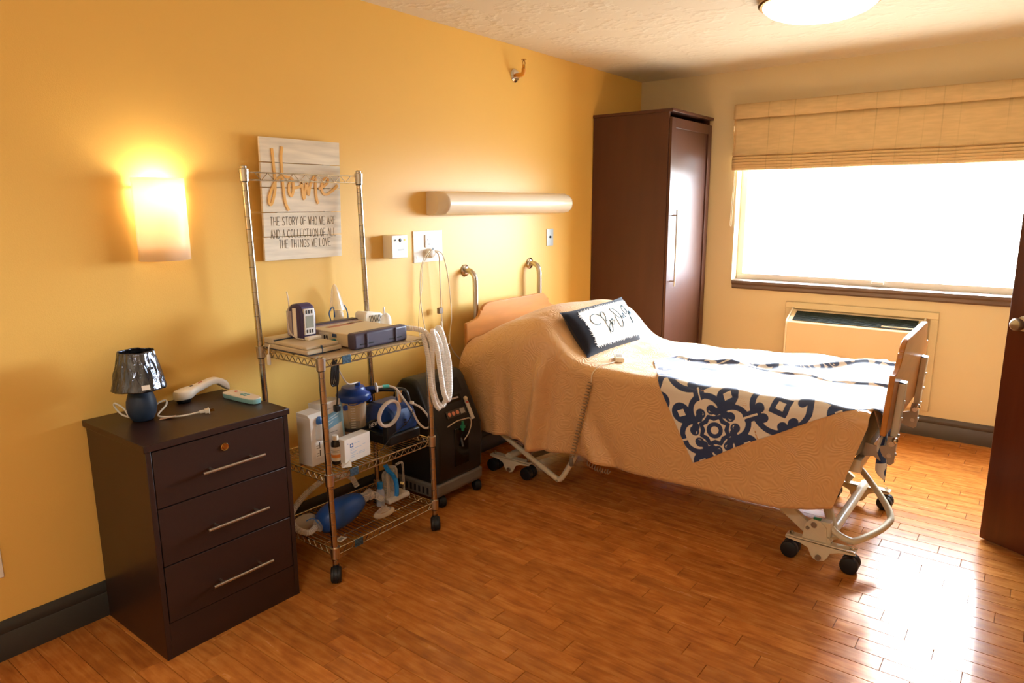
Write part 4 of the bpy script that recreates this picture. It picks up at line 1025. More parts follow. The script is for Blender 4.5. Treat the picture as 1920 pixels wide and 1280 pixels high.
for si, zt in enumerate(SHELF):
    ya, yb_ = yl(zt), yr(zt); zh, zl = zt-.003, zt-.030
    fr_ = MB()
    for (p, q) in (((XFr, ya), (XFr, yb_)), ((XB_, ya), (XB_, yb_)), ((XB_, ya), (XFr, ya)), ((XB_, yb_), (XFr, yb_))):
        P, Q = Vector((p[0], p[1], 0)), Vector((q[0], q[1], 0)); d_ = (Q-P).normalized()*.016
        wire(fr_, (P+d_)+Vector((0, 0, zh)), (Q-d_)+Vector((0, 0, zh)), .003); wire(fr_, (P+d_)+Vector((0, 0, zl)), (Q-d_)+Vector((0, 0, zl)), .003)
        truss(fr_, P+d_*1.5, Q-d_*1.5, zh, zl)
    sf = finish(fr_, 'shelf_frame', M_wire, rk, smooth=40)
    for x in (.18, .30, .42):
        c = MB(); wire(c, (x, ya+.003, zt-.006), (x, yb_-.003, zt-.006), .0028); finish(c, 'cross_wire', M_wire, sf)
    # deck wires run front to back
    proto = None; nd = 27
    for k_ in range(nd):
        y = ya+.018+(yb_-ya-.036)*k_/(nd-1)
        if proto is None:
            c = MB(); wire(c, (XB_, y, zt-.002), (XFr, y, zt-.002), .0018); proto = finish(c, 'deck_wire', M_wire, sf)
        else:
            o = bpy.data.objects.new('deck_wire', proto.data); COL.objects.link(o); o.parent = sf; o.location = Vector((.3, y, zt-.002))-WO[sf]
    for x in (XB_, XFr):
        for fy in (yl, yr): collar(x, fy(zt-.015), zt-.015, sf)
    bd_ = MB(); bd_.obox((XFr+.004, ya+.122, zt-.016), (.002, 0, 0), (0, .022, 0), (0, 0, .017)); finish(bd_, 'badge', mat('slate_blue_badge', '3C5566', .4, .3, noise=(120, .5)), sf, bevel=.002)
    if si == 0: bx('shelf_liner', (XB_+.006, ya+.012, zt-.0005), (XFr-.004, yb_-.012, zt+.0015), mat('clouded_shelf_liner', 'B59E7C', .35, .2), sf)
# top rail between the tall posts
zt = 1.645; fr_ = MB(); ya, yb_ = yl(zt)+.016, yr(zt)-.016
wire(fr_, (XB_, ya, zt), (XB_, yb_, zt), .003); wire(fr_, (XB_, ya, zt-.03), (XB_, yb_, zt-.03), .003); truss(fr_, (XB_, ya+.03, 0), (XB_, yb_-.03, 0), zt, zt-.03, .058)
tr_ = finish(fr_, 'top_rail', M_wire, rk)
for fy in (yl, yr): collar(XB_, fy(zt-.015), zt-.012, tr_)
for fy in (yl, yr):
    c = MB(); c.lathe([(.0127, 0), (.0127, .004), (.008, .008), (.0005, .009)], (XB_, fy(1.665), 1.664), (0, 0, 1), 18); finish(c, 'post_cap', M_steel, rk)

# ------------------------------------------------------------------ top shelf
S1 = .9312
M_beige = mat('pale_beige_plastic', 'C9BBA0', .4); M_bluegrey = mat('dark_blue_edge', '2A4058', .4)
fd = thing('flat_charger_dock', 'flat beige charging dock lying at the rack corner under the purple pump', 'medical device', (.21, 1.67, S1))
bx('lower_tray', (.125, 1.612, S1), (.405, 1.775, S1+.004), M_bluegrey, fd, .001)
bx('lower_body', (.12, 1.608, S1+.004), (.41, 1.78, S1+.022), M_beige, fd, .004)
bx('upper_body', (.165, 1.612, S1+.022), (.40, 1.772, S1+.036), M_beige, fd, .005)
bx('rear_block', (.12, 1.608, S1+.022), (.185, 1.76, S1+.046), M_beige, fd, .005)
bx('seam', (.402, 1.68, S1+.005), (.4105, 1.684, S1+.034), M_bluegrey, fd)
bx('blue_strip', (.185, 1.611, S1+.036), (.191, 1.70, S1+.040), M_bluegrey, fd)
bx('white_tab', (.27, 1.70, S1+.036), (.30, 1.765, S1+.05), M_white, fd, .003)
k = MB(); k.tube(cr([(.17, 1.602, S1+.02), (.175, 1.594, S1+.01), (.175, 1.590, S1-.02)], 5), .003, 8); k.lathe([(.006, 0), (.008, .004), (.008, .04), (.005, .045)], (.175, 1.590, S1-.062), (0, 0, 1), 14); finish(k, 'dangling_plug', M_white, fd)
pp = thing('feeding_pump', 'purple handheld feeding pump with a grey screen on the charging dock', 'medical pump', (.2, 1.735, S1+.036))
M_purple = mat('deep_violet_plastic', '3D3157', .35)
pz = S1+.0365
def pump_poly(w=0): return [(.165, pz), (.265, pz), (.27, pz+.105), (.258, pz+.135), (.232, pz+.15), (.20, pz+.144), (.172, pz+.128), (.16, pz+.1)]
k = MB(); k.prism(pump_poly(), lambda u, v, w: Vector((u, w, v)), 1.692, 1.768); finish(k, 'body', M_purple, pp, bevel=.012, seg=3)
bx('screen_bezel', (.263, 1.704, pz+.018), (.2715, 1.757, pz+.128), mat('silver_bezel', 'CFC9C4', .35), pp, .003)
bx('screen', (.2715, 1.712, pz+.048), (.2725, 1.749, pz+.098), mat('grey_lcd', '8E8F82', .2), pp)
for z in (.026, .107):
    for q in range(3): bx('key', (.2715, 1.714+q*.013, pz+z), (.273, 1.719+q*.013, pz+z+.015), M_black, pp)
bx('side_cover', (.172, 1.6895, pz+.012), (.205, 1.6925, pz+.115), mat('lilac_grey', 'A79DA4', .4), pp)
bx('side_label', (.214, 1.689, pz+.008), (.237, 1.6925, pz+.13), M_white, pp)
M_tube = clear_mat('clear_tubing', 'EFE6DC', .6, .15)
solo(MB().tube(cr([(.28, 1.69, S1+.042), (.24, 1.682, S1+.045), (.20, 1.68, S1+.07), (.19, 1.682, S1+.13), (.20, 1.685, S1+.18), (.198, 1.68, S1+.235)], 7), .0028, 8), 'pump_tubing', M_tube, 'thin clear tube looping over the purple pump', 'tube')
# ventilator
vt = thing('ventilator', 'beige box ventilator with slate purple end bumpers on the top shelf', 'ventilator', (.3, 1.93, S1))
M_vent = mat('beige_enamel', 'CDBB95', .45); M_bump = mat('slate_purple_rubber', '443C4E', .45, noise=(20, .06))
vy0, vy1 = 1.80, 2.085; vz = S1
bx('chassis', (.135, vy0+.004, vz+.006), (.44, vy1-.004, vz+.060), M_vent, vt, .003)
fbm = bx('front_bumper', (.425, vy0-.006, vz), (.472, vy1+.006, vz+.068), M_bump, vt, .010, seg=3)
bx('rear_bumper', (.105, vy0-.006, vz), (.15, vy1+.006, vz+.068), M_bump, vt, .010, seg=3)
for y in (vy0+.06, vy1-.065):
    bx('bumper_rib', (.47, y-.004, vz+.004), (.478, y+.004, vz+.064), M_bump, fbm, .002)
    bx('bumper_slot', (.4715, y-.035, vz+.018), (.4735, y+.035, vz+.023), M_black, fbm)
bx('top_rail', (.15, vy0+.01, vz+.060), (.17, vy1-.01, vz+.063), mat('mauve_strip', '8A6F66', .4), vt)
bx('top_label', (.20, vy0+.06, vz+.060), (.23, vy0+.2, vz+.0607), mat('brick_print', 'A8664A', .5), vt)
bx('top_label', (.19, vy1-.1, vz+.060), (.215, vy1-.02, vz+.0607), mat('brown_print', '7A5B48', .5), vt)
bx('fan_grille', (.15, vy0-.001, vz+.012), (.185, vy0+.004, vz+.052), M_black, vt, .002)
bx('fan_frame', (.146, vy0+.001, vz+.008), (.20, vy0+.0035, vz+.056), mat('cream_plate', 'D9CDB0', .45), vt)
bx('socket_panel', (.235, vy0, vz+.012), (.30, vy0+.004, vz+.05), mat('cream_plate', 'D9CDB0', .45), vt)
for x in (.268, .283): bx('port', (x, vy0-.001, vz+.025), (x+.01, vy0+.002, vz+.043), M_black, vt)
k = MB(); k.cyl((.335, vy0-.012, vz+.022), (.335, vy0+.004, vz+.022), .010, n=16); finish(k, 'teal_connector', mat('teal_green_plastic', '1E7A78', .4), vt)
bx('printed_label', (.32, vy0+.002, vz+.040), (.348, vy0+.0035, vz+.054), mat('navy_print', '3A4A66', .5), vt)
solo(MB().tube(cr([(.29, vy0-.004, vz+.03), (.30, vy0-.03, vz+.012), (.34, vy0-.05, vz+.008), (.37, vy0-.03, vz+.008), (.36, vy0-.015, vz+.02)], 6), .003, 8), 'device_cable', M_cord, 'short ivory cable plugged into the beige ventilator', 'cable')
# nebuliser
nb = thing('nebuliser', 'white compressor nebuliser with slanted vent slots behind the ventilator', 'nebuliser', (.1, 2.13, S1))
k = MB(); k.prism([(2.094, S1), (2.215, S1), (2.215, S1+.06), (2.20, S1+.082), (2.105, S1+.096), (2.094, S1+.085)], lambda u, v, w: Vector((w, u, v)), .116, .19); finish(k, 'housing', M_white, nb, bevel=.008, seg=3)
for q in range(8):
    k = MB(); y = 2.125+q*.009; k.obox((.1905, y, S1+.06), (.0006, 0, 0), (0, .0016, 0), (0, -.004, .016)); finish(k, 'vent_slot', M_black, nb)
bag = MB(); bag.ball((.225, 2.19, S1+.043), .028, .026, .043, 14, 10); bag.lathe([(.006, 0), (.005, .03), (.003, .04)], (.225, 2.18, S1+.075), (0, 0, 1), 10)
o = solo(bag, 'bagged_mask', clear_mat('crinkled_bag', 'F2EFEA', .35, .2), 'clear plastic bag with a mask beside the white nebuliser', 'bag')
# clear face mask with blue straps
om = thing('oxygen_mask', 'clear oxygen mask with blue straps standing at the back of the top shelf', 'mask', (.06, 2.04, S1))
M_clr = clear_mat('clear_mask_plastic', 'EADFD0', .8, .1)
rows = []
for i in range(10):
    t_ = i/9; r_ = .042*(1-t_)**.6+.004; row = []
    for q in range(18):
        a = 2*math.pi*q/18; row.append(Vector((.055+.6*r_*math.cos(a), 2.045-.012*t_+.85*r_*math.sin(a), S1+.10+.125*t_)))
    rows.append(row)
k = MB(); k.grid(rows, closev=True); finish(k, 'mask_cone', M_clr, om, smooth=70)
k = MB(); k.lathe([(.012, 0), (.022, .01), (.026, .05), (.022, .09), (.014, .1)], (.055, 2.05, S1), (0, 0, 1), 18); finish(k, 'reservoir', clear_mat('frosted_reservoir', 'E6DCC8', .35, .3), om)
M_strap = mat('blue_elastic_strap', '2566A8', .6)
for pts in ([(.06, 1.998, S1+.005), (.062, 2.0, S1+.05), (.06, 1.993, S1+.09), (.06, 2.004, S1+.112), (.06, 2.02, S1+.115), (.06, 2.022, S1+.07)], [(.06, 2.10, S1+.04), (.062, 2.098, S1+.08), (.06, 2.085, S1+.115), (.06, 2.06, S1+.13)]):
    k = MB(); k.tube(cr(pts, 6), .0028, 6); finish(k, 'strap', M_strap, om)
k = MB(); k.cyl((.055, 2.05, S1), (.055, 2.05, S1+.012), .012, n=12); finish(k, 'adapter', M_black, om)
# corrugated breathing hoses
M_hose = clear_mat('milky_corrugated_hose', 'F3EEE6', .3, .3)
def corr(pts, r, pitch=.0075, k_=6):
    P = cr(pts, 10); L_ = [0]
    for a, b_ in zip(P, P[1:]): L_.append(L_[-1]+(b_-a).length)
    n_ = int(L_[-1]/(pitch/2)); Q = []; R_ = []; j = 0
    for i in range(n_+1):
        s = L_[-1]*i/n_
        while j < len(L_)-2 and L_[j+1] < s: j += 1
        f = (s-L_[j])/max(1e-9, L_[j+1]-L_[j]); Q.append(P[j].lerp(P[j+1], f)); R_.append(r*(1.0 if i % 2 else .86))
    return Q, R_
hp1 = [(.40, 2.07, S1+.05), (.45, 2.12, S1+.045), (.50, 2.165, S1+.03), (.535, 2.175, S1-.02), (.545, 2.165, S1-.10), (.55, 2.16, S1-.20), (.555, 2.175, S1-.28), (.56, 2.205, S1-.315), (.56, 2.235, S1-.28), (.555, 2.242, S1-.18), (.55, 2.23, S1-.08), (.54, 2.215, S1-.01), (.52, 2.205, S1+.025), (.53, 2.19, S1+.02), (.56, 2.185, S1-.05), (.572, 2.19, S1-.15), (.575, 2.205, S1-.25), (.575, 2.23, S1-.29), (.57, 2.252, S1-.25), (.565, 2.255, S1-.12), (.55, 2.245, S1-.03), (.525, 2.25, S1+.02), (.49, 2.265, S1+.03), (.46, 2.265, S1-.01), (.455, 2.255, S1-.05)]
Q, R_ = corr(hp1, .0125); ho = thing('breathing_hose', 'milky corrugated breathing hose coiled over the rack corner', 'hose', (.54, 2.2, .6))
finish(MB().tube(Q, R_, 12), 'hose', M_hose, ho, smooth=25)
hp2 = [(.50, 2.155, S1+.02), (.53, 2.15, S1-.05), (.548, 2.145, S1-.14), (.552, 2.15, S1-.22), (.556, 2.17, S1-.30), (.56, 2.19, S1-.325)]
Q, R_ = corr(hp2, .0115); finish(MB().tube(Q, R_, 12), 'hose_branch', M_hose, ho, smooth=25)
k = MB(); k.lathe([(.012, 0), (.015, .004), (.015, .03), (.012, .034)], (.455, 2.255, S1-.085), (0, 0, 1), 16); finish(k, 'end_cuff', mat('white_cuff', 'EFEAE0', .4), ho)
# black mains lead hanging under the top shelf
bc = thing('power_lead', 'black coiled power lead hanging under the top shelf', 'power cord', (.42, 1.72, .66))
k = MB()
k.tube(cr([(.43, 1.72, .905), (.432, 1.722, .86), (.43, 1.73, .80), (.428, 1.728, .74), (.427, 1.725, .71)], 6), .0032, 8)
for q in range(4):
    o_ = .006*q; k.tube(cr([(.432, 1.715+o_, .90), (.436, 1.70+o_, .86), (.434, 1.697+o_*1.4, .81), (.434, 1.71+o_, .795), (.436, 1.722+o_*.6, .82), (.434, 1.72+o_, .88)], 6), .0032, 8)
finish(k, 'lead', M_black, bc); bx('plug', (.415, 1.712, .683), (.437, 1.738, .712), M_black, bc, .005)

# ------------------------------------------------------------------ middle shelf
S2 = .4545
M_card = mat('white_carton', 'DDD6CB', .6)
cb_ = thing('bottle_carton', 'white carton with a window showing a blue-capped bottle on the middle shelf', 'box', (.29, 1.66, S2))
rot = Matrix.Translation((.315, 1.672, S2)) @ Matrix.Rotation(.1, 4, 'Z')
def bxr(name, a, b_, m_, par, X, bevel=0.0, **k_): return finish(MB(X).box(a, b_), name, m_, par, bevel=bevel, **k_)
bxr('carton', (-.035, -.042, 0), (.045, .034, .205), M_card, cb_, rot, .002)
k = MB(rot); k.prism([(-.035, .205), (.045, .205), (.03, .218), (-.035, .222)], lambda u, v, w: Vector((u, w, v)), -.042, .034); finish(k, 'top_flap', M_card, cb_)
bxr('printed_panel', (.045, -.02, .03), (.0458, .025, .095), mat('white_print', 'EEEAE2', .5), cb_, rot)
for z in (.035, .068): bxr('barcode', (.0458, .0, z), (.0463, .004, z+.027), M_black, cb_, rot)
for z in (.037, .047, .07, .08): bxr('text_line', (.0458, -.016, z), (.0462, -.003, z+.004), mat('grey_print', '9A968E', .6), cb_, rot)
k = MB(rot); k.lathe([(.018, 0), (.02, .004), (.02, .05), (.014, .062), (.012, .068)], (.048, .004, .108), (0, 0, 1), 18); bo = finish(k, 'bottle_in_window', clear_mat('bottle_plastic', 'D8D2C8', .5, .1), cb_)
k = MB(rot); k.lathe([(.0135, 0), (.0145, .002), (.0145, .016), (.009, .028), (.0005, .03)], (.048, .004, .176), (0, 0, 1), 16); finish(k, 'blue_cap', mat('royal_blue_plastic', '2E66B0', .35), bo)
rot2 = Matrix.Translation((.262, 1.803, S2+.0025)) @ Matrix.Rotation(.12, 4, 'Z') @ Matrix.Rotation(-.06, 4, 'Y')
lb = thing('blue_carton', 'white carton with a broad light blue band behind the brown bottle', 'box', (.268, 1.795, S2))
bxr('carton', (-.04, -.062, 0), (.035, .062, .225), M_card, lb, rot2, .0015)
k = MB(rot2); k.add([(.0355, -.062, .10), (.0355, .062, .125), (.0355, .062, .185), (.0355, -.062, .165)], [(0, 1, 2, 3)]); finish(k, 'blue_band', mat('light_blue_print', '7FB2D2', .5), lb, smooth=0)
k = MB(rot2)
for z, y0_, y1_ in ((.135, -.05, .03), (.15, -.02, .04), (.118, -.04, .0)): k.add([(.036, y0_, z), (.036, y1_, z+.014), (.036, y1_, z+.019), (.036, y0_, z+.004)], [(0, 1, 2, 3)])
finish(k, 'pale_swirl', mat('pale_print', 'C9DDE8', .5), lb, smooth=0)
bxr('edge_stripe', (.0352, .052, 0), (.0358, .0622, .224), mat('sky_blue_print', '94C4DE', .5), lb, rot2)
bxr('logo', (.0355, -.06, .186), (.036, -.046, .2), M_black, lb, rot2); bxr('text_line', (.0355, -.042, .193), (.036, .0, .196), mat('grey_print', '9A968E', .6), lb, rot2); bxr('text_line', (.0355, -.055, .088), (.036, .02, .091), mat('grey_print', '9A968E', .6), lb, rot2)
br_ = thing('medicine_bottle', 'dark bottle with white cap and orange label band on the middle shelf', 'bottle', (.408, 1.722, S2))
k = MB(); k.lathe([(.017, 0), (.019, .003), (.019, .014), (.0, .014)], (.408, 1.722, S2), (0, 0, 1), 20)
k.lathe([(.019, .014), (.019, .085), (.0185, .092), (.013, .102), (.011, .106)], (.408, 1.722, S2), (0, 0, 1), 20); finish(k, 'glass', mat('dark_amber_glass', '2B221D', .2), br_)
k = MB(); k.lathe([(.0193, .016), (.0193, .076)], (.408, 1.722, S2), (0, 0, 1), 20); lbw = finish(k, 'label_wrap', M_card, br_)
k = MB(); k.lathe([(.0196, .030), (.0196, .044)], (.408, 1.722, S2), (0, 0, 1), 20); finish(k, 'orange_band', mat('orange_print', 'E08A3C', .5), lbw)
k = MB(); k.lathe([(.0195, .06), (.0195, .062)], (.408, 1.722, S2), (0, 0, 1), 20); k.lathe([(.0195, .053), (.0195, .0545)], (.408, 1.722, S2), (0, 0, 1), 20); finish(k, 'text_line', mat('grey_print', '9A968E', .6), lbw)
k = MB(); k.lathe([(.012, .104), (.013, .106), (.013, .122), (.011, .124), (.0005, .124)], (.408, 1.722, S2), (0, 0, 1), 18); finish(k, 'cap', M_white, br_)
cw = thing('supply_carton', 'small white carton with a blue star logo on the middle shelf', 'box', (.43, 1.805, S2))
rot3 = Matrix.Translation((.425, 1.805, S2)) @ Matrix.Rotation(.08, 4, 'Z')
bxr('carton', (-.03, -.074, 0), (.02, .074, .105), M_card, cw, rot3, .0015)
bxr('logo_square', (.02, -.042, .064), (.0206, -.025, .081), mat('logo_blue', '2B62A0', .5), cw, rot3)
k = MB(rot3); c0 = (-.0335, .0725)
for a in (0, math.pi/4, math.pi/2, 3*math.pi/4):
    r_ = .0065 if a in (0, math.pi/2) else .0035; k.obox((.0208, c0[0], c0[1]), (.0002, 0, 0), (0, math.cos(a)*r_, math.sin(a)*r_), (0, -math.sin(a)*.0009, math.cos(a)*.0009))
finish(k, 'logo_star', M_white, cw, smooth=0)
Mg = mat('blue_grey_print', 'A9B9C9', .6)
for y0_, y1_, z in ((-.018, .012, .077), (-.042, .022, .056), (-.042, -.02, .05), (-.042, .0, .042), (-.042, -.01, .037), (-.042, .0, .028), (-.042, -.02, .02), (.005, .04, .032), (.005, .04, .026), (.03, .045, .06)): bxr('text_line', (.02, y0_, z), (.0204, y1_, z+.0022), Mg, cw, rot3)
bxr('corner_mark', (.02, -.056, .082), (.0204, -.052, .086), mat('logo_blue', '2B62A0', .5), cw, rot3)
k = MB(); k.add([(.47, 1.70, S2+.001), (.49, 1.735, S2+.001), (.455, 1.76, S2+.012), (.44, 1.72, S2+.002)], [(0, 1, 2, 3)]); k.add([(.455, 1.76, S2+.012), (.44, 1.72, S2+.002), (.43, 1.745, S2+.012)], [(0, 1, 2)])
o = solo(k, 'crumpled_tag', M_card, 'crumpled white paper tag on the middle shelf', 'tag', smooth=0); o.modifiers.new('t', 'SOLIDIFY').thickness = .0008
# suction canister
sx_, sy_ = .275, 1.935
sc2 = thing('suction_canister', 'clear suction canister with a royal blue lid on the middle shelf', 'canister', (sx_, sy_, S2))
k = MB(); k.lathe([(.0005, .002), (.044, .002), (.05, .008), (.056, .21), (.058, .218)], (sx_, sy_, S2), (0, 0, 1), 30); finish(k, 'jar', clear_mat('clear_canister', 'E8D8BE', .78, .06), sc2, smooth=50)
M_lid = mat('royal_blue_lid', '173A86', .35)
k = MB(); k.lathe([(.070, .206), (.076, .213), (.077, .232), (.070, .242), (.056, .25), (.05, .266), (.02, .27), (.0005, .27)], (sx_, sy_, S2), (0, 0, 1), 30); lid = finish(k, 'lid', M_lid, sc2, smooth=40)
k = MB(); k.cyl((sx_+.01, sy_+.02, S2+.265), (sx_+.01, sy_+.02, S2+.283), .012, n=14); k.cyl((sx_+.02, sy_+.04, S2+.248), (sx_+.04, sy_+.088, S2+.248), .010, n=14); finish(k, 'lid_port', M_lid, lid)
for s in (-1, 1):
    a0_ = -1.0 if s < 0 else .35; k = MB(); k.tube(cr([(sx_+.08*math.cos(a0_+q*.18), sy_+.08*math.sin(a0_+q*.18), S2+.206-.004*math.sin(q)) for q in range(6)], 4), .0025, 6); finish(k, 'lid_strap', M_lid, lid)
bx('lid_tab', (sx_+.035, sy_-.09, S2+.182), (sx_+.05, sy_-.072, S2+.204), M_lid, lid, .003)
k = MB(); k.lathe([(.0565, 0), (.060, 0), (.060, .014), (.0565, .014)], (sx_, sy_, S2+.072), (0, 0, 1), 30); finish(k, 'holder_ring', M_rubber, sc2)
k = MB()
for q in range(9): k.lathe([(.0545+.0003*q, .0), (.0545+.0003*q, .0012)], (sx_, sy_, S2+.09+q*.011), (0, 0, 1), 12, a0=-.95, a1=-.6)
finish(k, 'graduations', M_white, sc2, smooth=0)
hb_ = MB(); hb_.obox((sx_+.062, sy_+.05, S2+.09), (.004, .022, .004), (.008, -.004, 0), (0, -.002, .016)); hb_ = finish(hb_, 'holder_arm', M_rubber, sc2, bevel=.003)
lt_ = MB(); lettering(lt_, 'NEW', (sx_+.073, sy_+.024, S2+.080), (.18, 1, .2), (0, 0, 1), .017, .0012, sx=.8); finish(lt_, 'printed_word', M_white, hb_, smooth=0)
fl = MB(); fl.lathe([(.0005, -.004), (.022, -.003), (.024, 0), (.022, .003), (.0005, .004)], (sx_+.045, sy_+.096, S2+.248), Vector((.45, .9, .1)), 20); fl.cyl((sx_+.047, sy_+.1, S2+.248), (sx_+.06, sy_+.125, S2+.249), .006, n=10)
solo(fl, 'filter_disc', mat('white_filter', 'ECE8E0', .5), 'white disc filter on the canister tube', 'filter')
k = MB(); k.cyl((sx_+.058, sy_+.122, S2+.249), (sx_+.07, sy_+.15, S2+.247), .008, n=12); solo(k, 'tube_sleeve', mat('aqua_sleeve', '5CC0B4', .4), 'aqua sleeve joining the filter and clear tube', 'connector')
solo(MB().tube(cr([(sx_+.07, sy_+.148, S2+.247), (sx_+.09, sy_+.175, S2+.232), (.39, 2.13, S2+.185), (.42, 2.15, S2+.13), (.45, 2.165, S2+.07), (.475, 2.185, S2+.045), (.485, 2.205, S2+.06), (.475, 2.20, S2+.10), (.44, 2.185, S2+.14), (.40, 2.17, S2+.155)], 8), .005, 8), 'suction_tube', clear_mat('clear_tubing_warm', 'EADCCB', .4, .12), 'clear suction tube looping down in front of the blue pump', 'tube')
# suction pump
sp2 = thing('suction_pump', 'blue and black suction pump with carry handle on the middle shelf', 'pump', (.33, 2.09, S2))
M_pblue = mat('dark_blue_plastic', '1D3F7C', .4)
bx('base', (.20, 1.99, S2), (.44, 2.185, S2+.05), M_black, sp2, .01, seg=3)
bx('front_block', (.40, 1.985, S2+.01), (.435, 2.04, S2+.11), M_black, sp2, .006)
k = MB(); k.prism([(.22, S2+.045), (.43, S2+.045), (.435, S2+.09), (.41, S2+.145), (.36, S2+.17), (.27, S2+.17), (.22, S2+.14)], lambda u, v, w: Vector((u, w, v)), 2.035, 2.175); ph_ = finish(k, 'housing', M_pblue, sp2, bevel=.012, seg=3)
for q in range(3): bx('vent', (.4345, 2.085, S2+.075+q*.012), (.4365, 2.10, S2+.081+q*.012), M_black, ph_)
k = MB(); k.tube(cr([(.24, 2.05, S2+.16), (.25, 2.055, S2+.205), (.28, 2.08, S2+.222), (.33, 2.12, S2+.222), (.37, 2.16, S2+.21), (.38, 2.17, S2+.16)], 6), .012, 10); finish(k, 'carry_handle', M_black, sp2)
k = MB(); k.cyl((.36, 2.13, S2+.165), (.36, 2.13, S2+.215), .016, n=16); k.cyl((.36, 2.13, S2+.215), (.36, 2.13, S2+.222), .019, n=16); finish(k, 'gauge', M_chrome, sp2)
k = MB(); k.lathe([(.0005, .016), (.007, .015), (.008, 0)], (.41, 2.155, S2+.165), (1, .2, 0), 12); finish(k, 'regulator_knob', mat('bone_knob', 'D8C8AE', .4), sp2)
rg_ = MB()
for q in range(2): rg_.tube([Vector((.448+.006*q, 1.985, S2+.16))+Vector((.012*math.sin(a), .058*math.cos(a), .058*math.sin(a))) for a in [2*math.pi*i/36 for i in range(36)]], .0068, 10, closed=True)
solo(rg_, 'coiled_tube', M_tube, 'coil of thick clear tubing leaning on the suction pump', 'tube')
solo(MB().tube(cr([(.47, 1.91, S2+.012), (.46, 1.95, S2+.03), (.45, 2.0, S2+.055), (.44, 2.06, S2+.07), (.445, 2.11, S2+.10), (.44, 2.14, S2+.14)], 6), .002, 6), 'pump_wire', M_black, 'thin black wire trailing from the suction pump', 'cord')
solo(MB().tube(cr([(.43, 1.73, .895), (.40, 1.76, .86), (.33, 1.86, .76), (.285, 1.955, S2+.283)], 6), .003, 8), 'drain_tube', M_tube, 'straight clear tube from the top shelf to the blue lid', 'tube')

# ------------------------------------------------------------------ bottom shelf
S3 = .1385
ab = thing('resuscitator_bag', 'royal blue squeeze resuscitator bag with clear valve on the bottom shelf', 'resuscitator', (.27, 1.81, S3))
ax_ = Vector((.12, .965, .22)).normalized(); c0 = Vector((.345, 1.785, S3+.062)); o_ = c0-ax_*.115
k = MB(); k.lathe([(.03, 0), (.045, .008), (.058, .04), (.064, .08), (.063, .12), (.055, .165), (.042, .2), (.03, .218), (.022, .222)], o_, ax_, 32); finish(k, 'bag', mat('royal_blue_silicone', '1F4A90', .38), ab, smooth=60)
e_ = o_+ax_*.222; k = MB(); k.lathe([(.022, 0), (.024, .004), (.02, .03), (.026, .034), (.026, .05), (.015, .056)], e_, ax_, 20); finish(k, 'valve', M_clr, ab)
v2 = e_+ax_*.05; k = MB(); k.lathe([(.014, 0), (.016, .03), (.013, .034), (.013, .06)], v2, Vector((.55, .5, -.45)), 16); finish(k, 'elbow', M_clr, ab)
k = MB(); k.lathe([(.026, 0), (.03, -.008), (.022, -.016), (.018, -.022)], o_, ax_, 20); finish(k, 'inlet', M_clr, ab)
Q, R_ = corr([o_-ax_*.018, o_+Vector((-.0, -.055, -.015)), o_+Vector((-.03, -.085, .0)), o_+Vector((-.08, -.08, .02)), o_+Vector((-.12, -.04, .05)), o_+Vector((-.15, .06, .09)), o_+Vector((-.13, .16, .13)), o_+Vector((-.09, .24, .12)), o_+Vector((-.06, .26, .07))], .0135)
finish(MB().tube(Q, R_, 12), 'reservoir_hose', M_tube, ab, smooth=25)
k = MB(); k.ball(o_+Vector((-.07, -.025, -.0)), .03, .06, .035, 14, 10); finish(k, 'reservoir_bag', clear_mat('hazy_bag', 'DDD2C6', .45, .25), ab)
k = MB(); k.tube(cr([o_+Vector((-.02, -.05, .03)), o_+Vector((.0, -.03, .04)), o_+Vector((.02, -.02, .02))], 5), .002, 6); finish(k, 'blue_tie', M_strap, ab)
ms = thing('resuscitator_mask', 'clear cushioned face mask lying near the front of the bottom shelf', 'mask', (.43, 1.955, S3))
mc_ = Vector((.425, 1.955, S3)); rows = []
for (r_, z) in ((.030, .002), (.037, .006), (.04, .014), (.036, .022), (.028, .024)):
    rows.append([mc_+Vector((.75*r_*math.cos(a)+.25*r_*math.sin(a), 1.25*r_*math.sin(a), z+.006*math.sin(a))) for a in [2*math.pi*q/24 for q in range(24)]])
k = MB(); k.grid(rows, closev=True); finish(k, 'cushion', clear_mat('cloudy_cushion', 'E3CFB2', .55, .2), ms, smooth=60)
k = MB(); k.grid([[mc_+Vector((.75*r_*math.cos(a)+.25*r_*math.sin(a), 1.25*r_*math.sin(a), z)) for a in [2*math.pi*q/24 for q in range(24)]] for r_, z in ((.03, .022), (.02, .034), (.012, .038), (.011, .048))], closev=True); finish(k, 'dome', M_clr, ms, smooth=60)
vb = thing('saline_bottle', 'small clear bottle with a bright blue cap on the bottom shelf', 'bottle', (.335, 2.015, S3))
k = MB(); k.lathe([(.017, 0), (.02, .004), (.02, .072), (.014, .086), (.011, .09), (.011, .098)], (.335, 2.015, S3), (0, 0, 1), 20); finish(k, 'bottle', clear_mat('bluish_clear_plastic', 'C3CBDA', .5, .08), vb)
k = MB(); k.lathe([(.0125, .094), (.0135, .096), (.0135, .114), (.012, .116), (.0005, .116)], (.335, 2.015, S3), (0, 0, 1), 20); finish(k, 'cap', mat('bright_blue_plastic', '1F7FC9', .35), vb)
k = MB(); k.lathe([(.0125, .086), (.0145, .087), (.0145, .093), (.0125, .094)], (.335, 2.015, S3), (0, 0, 1), 20); finish(k, 'neck_ring', mat('bright_blue_plastic', '1F7FC9', .35), vb)
si_ = thing('spirometer', 'clear incentive spirometer with ribbed blue mouthpiece tube on the bottom shelf', 'spirometer', (.345, 2.1, S3))
X0, Y0, Y1 = .325, 2.045, 2.178
